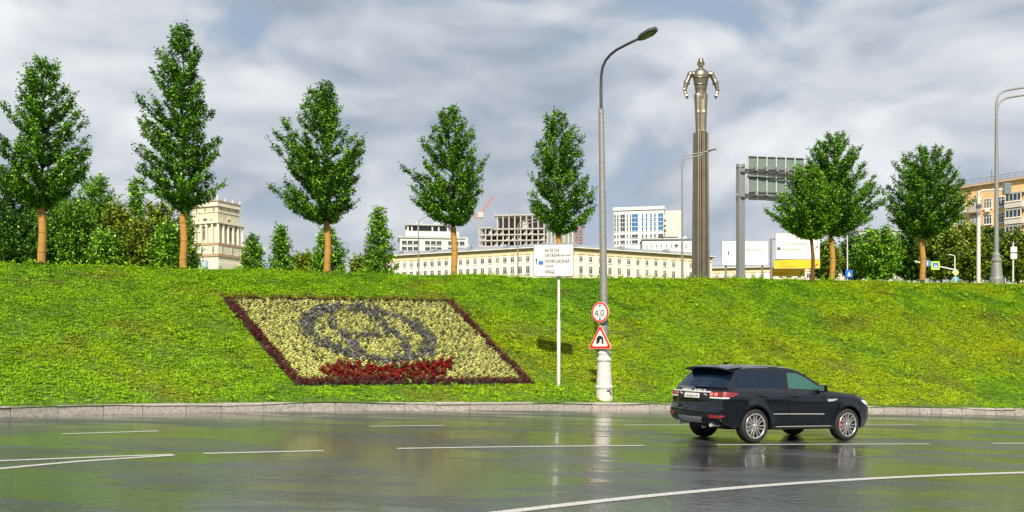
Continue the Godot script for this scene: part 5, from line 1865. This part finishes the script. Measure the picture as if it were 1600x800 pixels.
func build_car() -> void:
	var p0 := road_at(1175, 692.0)
	var phi := deg_to_rad(28.0)
	var fwd := Vector3(cos(phi), 0, -sin(phi))
	fwd.y = -FALL * fwd.x
	fwd = fwd.normalized()
	var up := Vector3(FALL, 1, 0).normalized()
	var bas := Basis(fwd, up, fwd.cross(up).normalized())
	var org := p0 - bas * Vector3(WX[0], 0, 0.86)
	var car := thing("car", "black four wheel drive estate car driving away to the right on the wet road", "car", org, bas)
	var paint := mat(Color(0.004, 0.006, 0.011), 0.3, 0.0)
	paint.clearcoat_enabled = true; paint.clearcoat = 1.0; paint.clearcoat_roughness = 0.03; paint.metallic_specular = 0.2
	var trim := mat(Color(0.012, 0.012, 0.013), 0.5)
	var chrome := mat(Color(0.72, 0.73, 0.74), 0.25, 0.35)
	var silver := mat(Color(0.42, 0.43, 0.44), 0.4, 0.2)
	var dark_glass := mat(Color(0.003, 0.010, 0.028), 0.04); dark_glass.metallic_specular = 0.5
	var clear := StandardMaterial3D.new()
	clear.albedo_color = Color(0.55, 0.92, 0.85, 0.13)
	clear.roughness = 0.03
	clear.transparency = BaseMaterial3D.TRANSPARENCY_ALPHA
	var lamp_red := mat(Color(0.19, 0.005, 0.008), 0.12); lamp_red.clearcoat_enabled = true; lamp_red.clearcoat = 1.0
	var lamp_clear := mat(Color(0.70, 0.72, 0.74), 0.12)
	var seat_m := mat(Color(0.03, 0.028, 0.026), 0.7)
	var mb: MB
	# body sides, with the doors as pieces of their own
	for s in [1.0, -1.0]:
		side_panel(0.0, 1.035, s, paint, "rear_quarter", car)
		var rd := side_panel(1.043, 2.026, s, paint, "rear_door", car)
		var fd := side_panel(2.034, 3.150, s, paint, "front_door", car)
		side_panel(3.158, 4.85, s, paint, "front_wing", car)
		for q in [[rd, 1.13, 1.36], [fd, 2.12, 2.35]]:
			mb = MB.new()
			var a := car_side(q[1], 1.075, s, 0.035); var b := car_side(q[2], 1.068, s, 0.035)
			mb.tube([car_side(q[1] - 0.01, 1.075, s, 0.0), a + Vector3(0.02, 0, 0), b - Vector3(0.02, 0, 0), car_side(q[2] + 0.01, 1.068, s, 0.0)], [0.014, 0.015, 0.015, 0.014], 8)
			part("handle", mb, paint, q[0])
		for q in [[rd, 1.07, 1.98, dark_glass], [fd, 2.09, 3.14, clear]]:
			mb = MB.new(); pane(mb, q[1], q[2], s); part("window", mb, q[3], q[0])
		mb = MB.new(); pane(mb, 0.40, 1.015, s); part("quarter_window", mb, dark_glass, car)
		# mouldings, vent, lamps
		mb = MB.new(); side_patch(mb, [1.54, 1.8, 2.022], [0.655, 0.655, 0.653], [0.672, 0.673, 0.672], s, 0.012); part("moulding", mb, silver, rd)
		mb = MB.new(); side_patch(mb, [2.038, 2.6, 3.145], [0.653, 0.65, 0.645], [0.672, 0.67, 0.665], s, 0.012); part("moulding", mb, silver, fd)
		mb = MB.new(); side_patch(mb, [1.52, 2.4, 3.47], [0.30, 0.30, 0.30], [0.40, 0.395, 0.39], s, 0.02)
		mb.box(Vector3(2.5, 0.335, s * 0.95), Vector3(1.9, 0.05, 0.06), Basis(), 0.012)
		part("sill", mb, trim, car)
		mb = MB.new(); mb.box(Vector3(2.5, 0.372, s * 0.972), Vector3(1.75, 0.014, 0.03)); part("sill_strip", mb, silver, car)
		mb = MB.new(); side_patch(mb, [3.24, 3.36, 3.46, 3.56], [0.955, 0.95, 0.965, 1.00], [1.01, 1.012, 1.015, 1.018], s, 0.010); part("wing_vent", mb, silver, car)
		mb = MB.new(); side_patch(mb, [3.27, 3.38, 3.45], [0.945, 0.93, 0.945], [0.955, 0.955, 0.965], s, 0.011); part("wing_vent_slot", mb, trim, car)
		mb = MB.new(); side_patch(mb, [4.40, 4.52, 4.64, 4.74, 4.82], [0.955, 0.90, 0.86, 0.835, 0.82], [0.985, 0.985, 0.965, 0.935, 0.90], s, 0.010); part("headlight", mb, lamp_clear, car)
		# tail light, wrapped round the corner
		mb = MB.new()
		side_patch(mb, [0.0, 0.05, 0.12, 0.25, 0.40, 0.50], [1.035, 1.035, 1.035, 1.045, 1.075, 1.105], [1.155, 1.155, 1.155, 1.15, 1.142, 1.135], s, 0.012)
		rear_patch(mb, 0.56 if s > 0 else -0.875, 0.875 if s > 0 else -0.56, 1.035, 1.155, 0.014)
		var tl := part("tail_light", mb, lamp_red, car)
		mb = MB.new()
		side_patch(mb, [0.0, 0.05, 0.12, 0.20], [1.005, 1.005, 1.006, 1.015], [1.033, 1.033, 1.033, 1.033], s, 0.014)
		rear_patch(mb, 0.57 if s > 0 else -0.875, 0.875 if s > 0 else -0.57, 1.005, 1.033, 0.014)
		part("clear_strip", mb, lamp_clear, tl)
		mb = MB.new()
		for k in 2: rear_patch(mb, (0.60 + 0.13 * k) * s - 0.045, (0.60 + 0.13 * k) * s + 0.045, 1.065, 1.13, 0.018)
		part("lamp_ring", mb, mat(Color(0.75, 0.22, 0.2), 0.2), tl)
		mb = MB.new()
		rear_patch(mb, 0.62 if s > 0 else -0.86, 0.86 if s > 0 else -0.62, 0.565, 0.635, 0.012)
		side_patch(mb, [0.0, 0.05, 0.14], [0.575, 0.58, 0.605], [0.635, 0.635, 0.63], s, 0.012)
		part("reflector", mb, lamp_red, car)
		# mirror
		mb = MB.new()
		mb.box(Vector3(3.03, 1.27, s * 1.04), Vector3(0.14, 0.17, 0.24), Basis(Vector3.UP, -0.15 * s), 0.04)
		mb.box(Vector3(3.05, 1.215, s * 0.92), Vector3(0.09, 0.06, 0.16), Basis(), 0.015)
		var mr := part("mirror", mb, paint, fd)
		mb = MB.new(); mb.box(Vector3(2.955, 1.272, s * 1.045), Vector3(0.012, 0.13, 0.19), Basis(Vector3.UP, -0.15 * s)); part("mirror_glass", mb, mat(Color(0.5, 0.52, 0.55), 0.05, 0.9), mr)
		# exhaust
		mb = MB.new(); mb.tube([Vector3(0.30, 0.405, s * 0.57), Vector3(0.05, 0.40, s * 0.57)], [0.045, 0.048], 12); part("exhaust_tip", mb, chrome, car)
	# tail and nose
	var rows := []
	for k in 21:
		var y := lerpf(0.42, 1.205, k / 20.0)
		var r := []
		for i in 17: r.append(car_rear(y, lerpf(-1, 1, i / 16.0) * car_z(0, y)))
		rows.append(r)
	mb = MB.new(); mb.grid(rows, 1, false); part("tailgate_and_bumper", mb, paint, car)
	rows = []
	for k in 13:
		var y := lerpf(0.34, 0.90, k / 12.0)
		var r := []
		for i in 17: r.append(car_front(y, lerpf(-1, 1, i / 16.0) * car_z(4.85, y)))
		rows.append(r)
	mb = MB.new(); mb.grid(rows, 1, true); part("front_bumper", mb, paint, car)
	rows = []
	for q in [3.28, 3.4, 3.55, 3.66, 3.8, 4.0, 4.2, 4.35, 4.5, 4.6, 4.7, 4.77, 4.81, 4.85]:
		var r := []
		for i in 17:
			var f := lerpf(-1, 1, i / 16.0)
			var e := car_side(q, table(BELT, q), 1.0)
			var h := 0.055 * (1 - pow(absf(f), 3)) * smoothstep(4.86, 4.5, q)
			r.append(Vector3(e.x + 0.10 * (1 - f * f) * smoothstep(4.3, 4.85, q), e.y + h, f * e.z))
		rows.append(r)
	mb = MB.new(); mb.grid(rows, 1, true); part("bonnet", mb, paint, car)
	# tail trim
	mb = MB.new(); rear_patch(mb, -0.60, 0.60, 0.965, 1.127, 0.006); part("number_plate_recess", mb, trim, car)
	mb = MB.new(); rear_patch(mb, -0.845, 0.60, 1.128, 1.158, 0.035); part("chrome_strip", mb, chrome, car)
	mb = MB.new(); mb.box(car_rear(1.045, 0, 0.022), Vector3(0.02, 0.112, 0.52), Basis(Vector3(0, 0, 1), -0.13), 0.004)
	var plate := part("number_plate", mb, M.white, car)
	var tb := Basis(Vector3(0, 0, 1), Vector3.UP, Vector3(-1, 0, 0))
	lettering("С040АТ 77", 0.07, bold, M.black, plate, car_rear(1.01, -0.22, 0.036), tb, "lettering", 0.004, 0.44)
	var word := "RANGE ROVER"
	for k in word.length():
		if word[k] == " ": continue
		var z := -0.40 + 0.078 * k
		lettering(word[k], 0.046, bold, chrome, car, car_rear(1.172, z, 0.03), tb, "letter", 0.03)
	for s in [-1.0, 1.0]:
		mb = MB.new(); mb.box(car_rear(1.08, s * 0.43, 0.02), Vector3(0.02, 0.035, 0.11), Basis(Vector3(1, 0, 0), 0.3), 0.006)
		part("emblem", mb, silver, car)
	mb = MB.new(); rear_patch(mb, -0.44, 0.44, 0.43, 0.565, 0.03, 0.10); part("skid_plate", mb, silver, car)
	mb = MB.new(); rear_patch(mb, -0.60, 0.60, 0.60, 0.612, 0.012); part("bumper_groove", mb, trim, car)
	mb = MB.new(); rear_patch(mb, -0.80, 0.80, 0.845, 0.857, 0.008); part("tailgate_seam", mb, trim, car)
	mb = MB.new(); mb.tube([Vector3(0.2, 0.33, 0.2), Vector3(0.12, 0.33, 0.2)], [0.03, 0.03], 8); part("tow_eye", mb, silver, car)
	# cabin: pillars and roof rails with open windows
	var xs := []
	var x := 0.24
	while x < 3.42:
		xs.append(x); x += 0.035
	for q in [0.40, 0.64, 0.985, 1.0149, 1.015, 1.07, 1.0999, 1.94, 1.9799, 1.98, 2.09, 2.14, 3.09, 3.1399, 3.14, 3.42, 0.60]: xs.append(q)
	xs.sort()
	for s in [1.0, -1.0]:
		var r0 := []; var r1 := []; var r2 := []; var r3 := []
		for q in xs:
			var g := cabin_gap(q)
			var yt := table(ROOF, q)
			var gy := Vector2(minf(g.x, yt), minf(g.y, yt))
			r0.append(Vector3(q, minf(table(BELT, q) - 0.03, yt), s * cabin_z(table(BELT, q) - 0.03)))
			r1.append(Vector3(q, gy.x, s * cabin_z(gy.x)))
			r2.append(Vector3(q, gy.y, s * cabin_z(gy.y)))
			r3.append(Vector3(q, yt, s * cabin_z(yt)))
		mb = MB.new()
		mb.grid([r0, r1], 1, s > 0)
		mb.grid([r2, r3], 1, s > 0)
		part("pillars", mb, paint, car)
	var skin := func(a: float, b: float, lim0: float, lim1: float, n: int, m: Material, called: String, lift := 0.0) -> void:
		var rr := []
		for k in n + 1:
			var q := lerpf(a, b, float(k) / n)
			var yt := table(ROOF, q)
			var zt := cabin_z(yt)
			var r := []
			for i in 21:
				var f := lerpf(lim0, lim1, i / 20.0)
				var bow := 0.14 * smoothstep(2.0, 2.6, q) - 0.07 * smoothstep(0.75, 0.55, q)
				var crown := 0.075 * (1 - pow(absf(f), 2.6)) * smoothstep(0.24, 0.7, q) * smoothstep(3.1, 2.3, q)
				r.append(Vector3(q + bow * (1 - f * f) - (lift if q < 0.6 else -lift), yt + crown + lift, f * zt))
			rr.append(r)
		var m2 := MB.new()
		m2.grid(rr, 1, true)
		part(called, m2, m, car)
	skin.call(0.60, 2.52, -1.0, 1.0, 40, paint, "roof")
	skin.call(2.52, 3.42, -1.0, 1.0, 20, dark_glass, "windscreen")
	skin.call(0.24, 0.60, -1.0, -0.88, 10, paint, "rear_pillar")
	skin.call(0.24, 0.60, 0.88, 1.0, 10, paint, "rear_pillar")
	skin.call(0.24, 0.60, -0.88, 0.88, 10, dark_glass, "rear_window")
	# ledge below the rear window
	rows = [[], []]
	for i in 17:
		var f := lerpf(-1, 1, i / 16.0)
		rows[0].append(car_rear(1.205, f * car_z(0, 1.205)))
		rows[1].append(Vector3(0.24 - 0.07 * (1 - f * f), 1.25, f * cabin_z(1.25)))
	mb = MB.new(); mb.grid(rows, 1, false); part("tailgate_ledge", mb, paint, car)
	# spoiler
	rows = []
	for q in [Vector2(0.80, 1.775), Vector2(0.55, 1.752), Vector2(0.36, 1.722), Vector2(0.31, 1.704), Vector2(0.33, 1.685), Vector2(0.50, 1.650), Vector2(0.62, 1.67)]:
		var r := []
		for i in 17:
			var f := lerpf(-1, 1, i / 16.0)
			r.append(Vector3(q.x - 0.06 * (1 - f * f) * (0.8 - q.x) / 0.5, q.y - 0.055 * pow(absf(f), 3.0), f * 0.735))
		rows.append(r)
	mb = MB.new(); mb.grid(rows, 1, true)
	for e in [0, 16]:
		for k in range(1, rows.size() - 1): mb.tri(rows[0][e], rows[k][e], rows[k + 1][e])
	part("spoiler", mb, paint, car)
	mb = MB.new(); mb.prism(PackedVector2Array([Vector2(0.88, 1.74), Vector2(0.90, 1.825), Vector2(0.95, 1.825), Vector2(1.07, 1.74)]), -0.022, 0.022); part("roof_aerial", mb, trim, car)
	# inside and underneath
	mb = MB.new()
	mb.box(Vector3(2.4, 0.56, 0), Vector3(3.0, 0.5, 1.20)); mb.box(Vector3(2.4, 0.95, 0), Vector3(4.0, 0.35, 1.5))
	mb.box(Vector3(0.34, 0.62, 0), Vector3(0.36, 0.44, 1.4)); mb.box(Vector3(2.5, 0.34, 0), Vector3(4.0, 0.10, 1.1)); mb.box(Vector3(4.5, 0.6, 0), Vector3(0.2, 0.5, 1.3))
	part("underbody", mb, M.black, car)
	for q in [[2.15, 0.38], [2.15, -0.38], [1.25, 0.4], [1.25, -0.4]]:
		mb = MB.new()
		mb.box(Vector3(q[0], 1.30, q[1]), Vector3(0.16, 0.42, 0.46), Basis(Vector3(0, 0, 1), 0.16), 0.05)
		mb.box(Vector3(q[0] - 0.07, 1.56, q[1]), Vector3(0.10, 0.16, 0.25), Basis(Vector3(0, 0, 1), 0.12), 0.03)
		mb.box(Vector3(q[0] + 0.25, 1.14, q[1]), Vector3(0.5, 0.10, 0.48), Basis(), 0.03)
		part("seat", mb, seat_m, car)
	mb = MB.new(); mb.box(Vector3(3.02, 1.14, 0), Vector3(0.4, 0.12, 1.5), Basis(), 0.04); part("dashboard", mb, seat_m, car)
	mb = MB.new()
	var ring := []; var rad := []
	for k in 21:
		var a := TAU * k / 20.0
		ring.append(Vector3(2.75 + sin(a) * 0.07, 1.18 + sin(a) * 0.16, -0.38 + cos(a) * 0.18)); rad.append(0.015)
	mb.tube(ring, rad, 6, false); part("steering_wheel", mb, seat_m, car)
	# wheels
	for w in WX:
		for s in [1.0, -1.0]: build_wheel(car, Vector3(w, WY, s * 0.84), s, w > 2)

func pane(mb: MB, a: float, b: float, s: float) -> void:
	var r1 := []; var r2 := []
	for k in 41:
		var q := lerpf(a + 0.001, b - 0.001, k / 40.0)
		var g := cabin_gap(q)
		r1.append(Vector3(q, g.x - 0.01, s * (cabin_z(g.x) - 0.008))); r2.append(Vector3(q, g.y + 0.01, s * (cabin_z(g.y) - 0.008)))
	mb.grid([r1, r2], 1, s > 0)

func build_wheel(car: Node3D, c: Vector3, s: float, front: bool) -> void:
	var w := Node3D.new()
	w.name = "wheel"
	car.add_child(w, true)
	w.transform = Transform3D(Basis(Vector3(s, 0, 0), Vector3.UP, Vector3(0, 0, s)), c)     # z out of the car
	var ax := Transform3D(Basis(Vector3(1, 0, 0), Vector3(0, 0, 1), Vector3(0, -1, 0)), Vector3())   # lathe axis along z
	var rubber := worn(Color(0.018, 0.018, 0.018), 0.75)
	var alloy := mat(Color(0.62, 0.62, 0.63), 0.28, 0.75)
	var dark := mat(Color(0.015, 0.015, 0.016), 0.6)
	var mb := MB.new()
	mb.lathe([Vector2(0.285, -0.125), Vector2(0.335, -0.137), Vector2(0.372, -0.122), Vector2(0.389, -0.09), Vector2(0.39, 0.0), Vector2(0.389, 0.09), Vector2(0.372, 0.122), Vector2(0.335, 0.137), Vector2(0.285, 0.125)], 44, ax, 1, false)
	part("tyre", mb, rubber, w)
	mb = MB.new()
	mb.lathe([Vector2(0.262, -0.12), Vector2(0.25, 0.06), Vector2(0.268, 0.115)], 40, ax, 1, false)
	mb.lathe([Vector2(0.0, -0.02), Vector2(0.25, -0.02)], 40, ax, 5, false)
	part("barrel", mb, dark, w)
	mb = MB.new()
	mb.lathe([Vector2(0.262, 0.108), Vector2(0.265, 0.128), Vector2(0.288, 0.132), Vector2(0.292, 0.12)], 44, ax, 1, false)
	mb.lathe([Vector2(0.055, 0.08), Vector2(0.055, 0.112), Vector2(0.035, 0.122), Vector2(0.0, 0.124)], 20, ax, 11, false)
	var rim := part("rim", mb, alloy, w)
	for k in 7:
		mb = MB.new()
		for e in [-1.0, 1.0]:
			var a := TAU * (k + 0.3) / 7.0
			var q := [[0.045, 4.0], [0.10, 9.0], [0.17, 15.0], [0.225, 15.5], [0.27, 12.5]]
			for i in 4:
				var a0: float = a + deg_to_rad(q[i][1] * e); var a1: float = a + deg_to_rad(q[i + 1][1] * e)
				var r0: float = q[i][0]; var r1: float = q[i + 1][0]
				mb.bar(Vector3(cos(a0) * r0, sin(a0) * r0, 0.105 + 0.008 * i / 4.0), Vector3(cos(a1) * r1, sin(a1) * r1, 0.105 + 0.008 * (i + 1) / 4.0), 0.026, 0.026, Vector3(0, 0, 1))
		part("spoke", mb, alloy, rim)
	mb = MB.new(); mb.lathe([Vector2(0.0, 0.02), Vector2(0.19, 0.02), Vector2(0.19, 0.035), Vector2(0, 0.036)], 30, ax, 1); part("brake_disc", mb, mat(Color(0.25, 0.25, 0.26), 0.4, 0.8), w)
	if front:
		mb = MB.new(); mb.box(Vector3(-0.165, 0.02, 0.05), Vector3(0.07, 0.19, 0.05), Basis(), 0.012); part("brake_caliper", mb, M.red, w)

# ---------------------------------------------------------------- all of it
func _ready() -> void:
	camera_and_light()
	lumps = noise(0.18, 3, 61)
	make_materials()
	lay_out_bank()
	build_ground()
	build_buildings()
	build_monument()
	build_trees()
	build_bed()
	build_far_lamps()
	build_far_signs()
	build_main_lamp()
	build_direction_sign()
	build_car()
	build_grass()
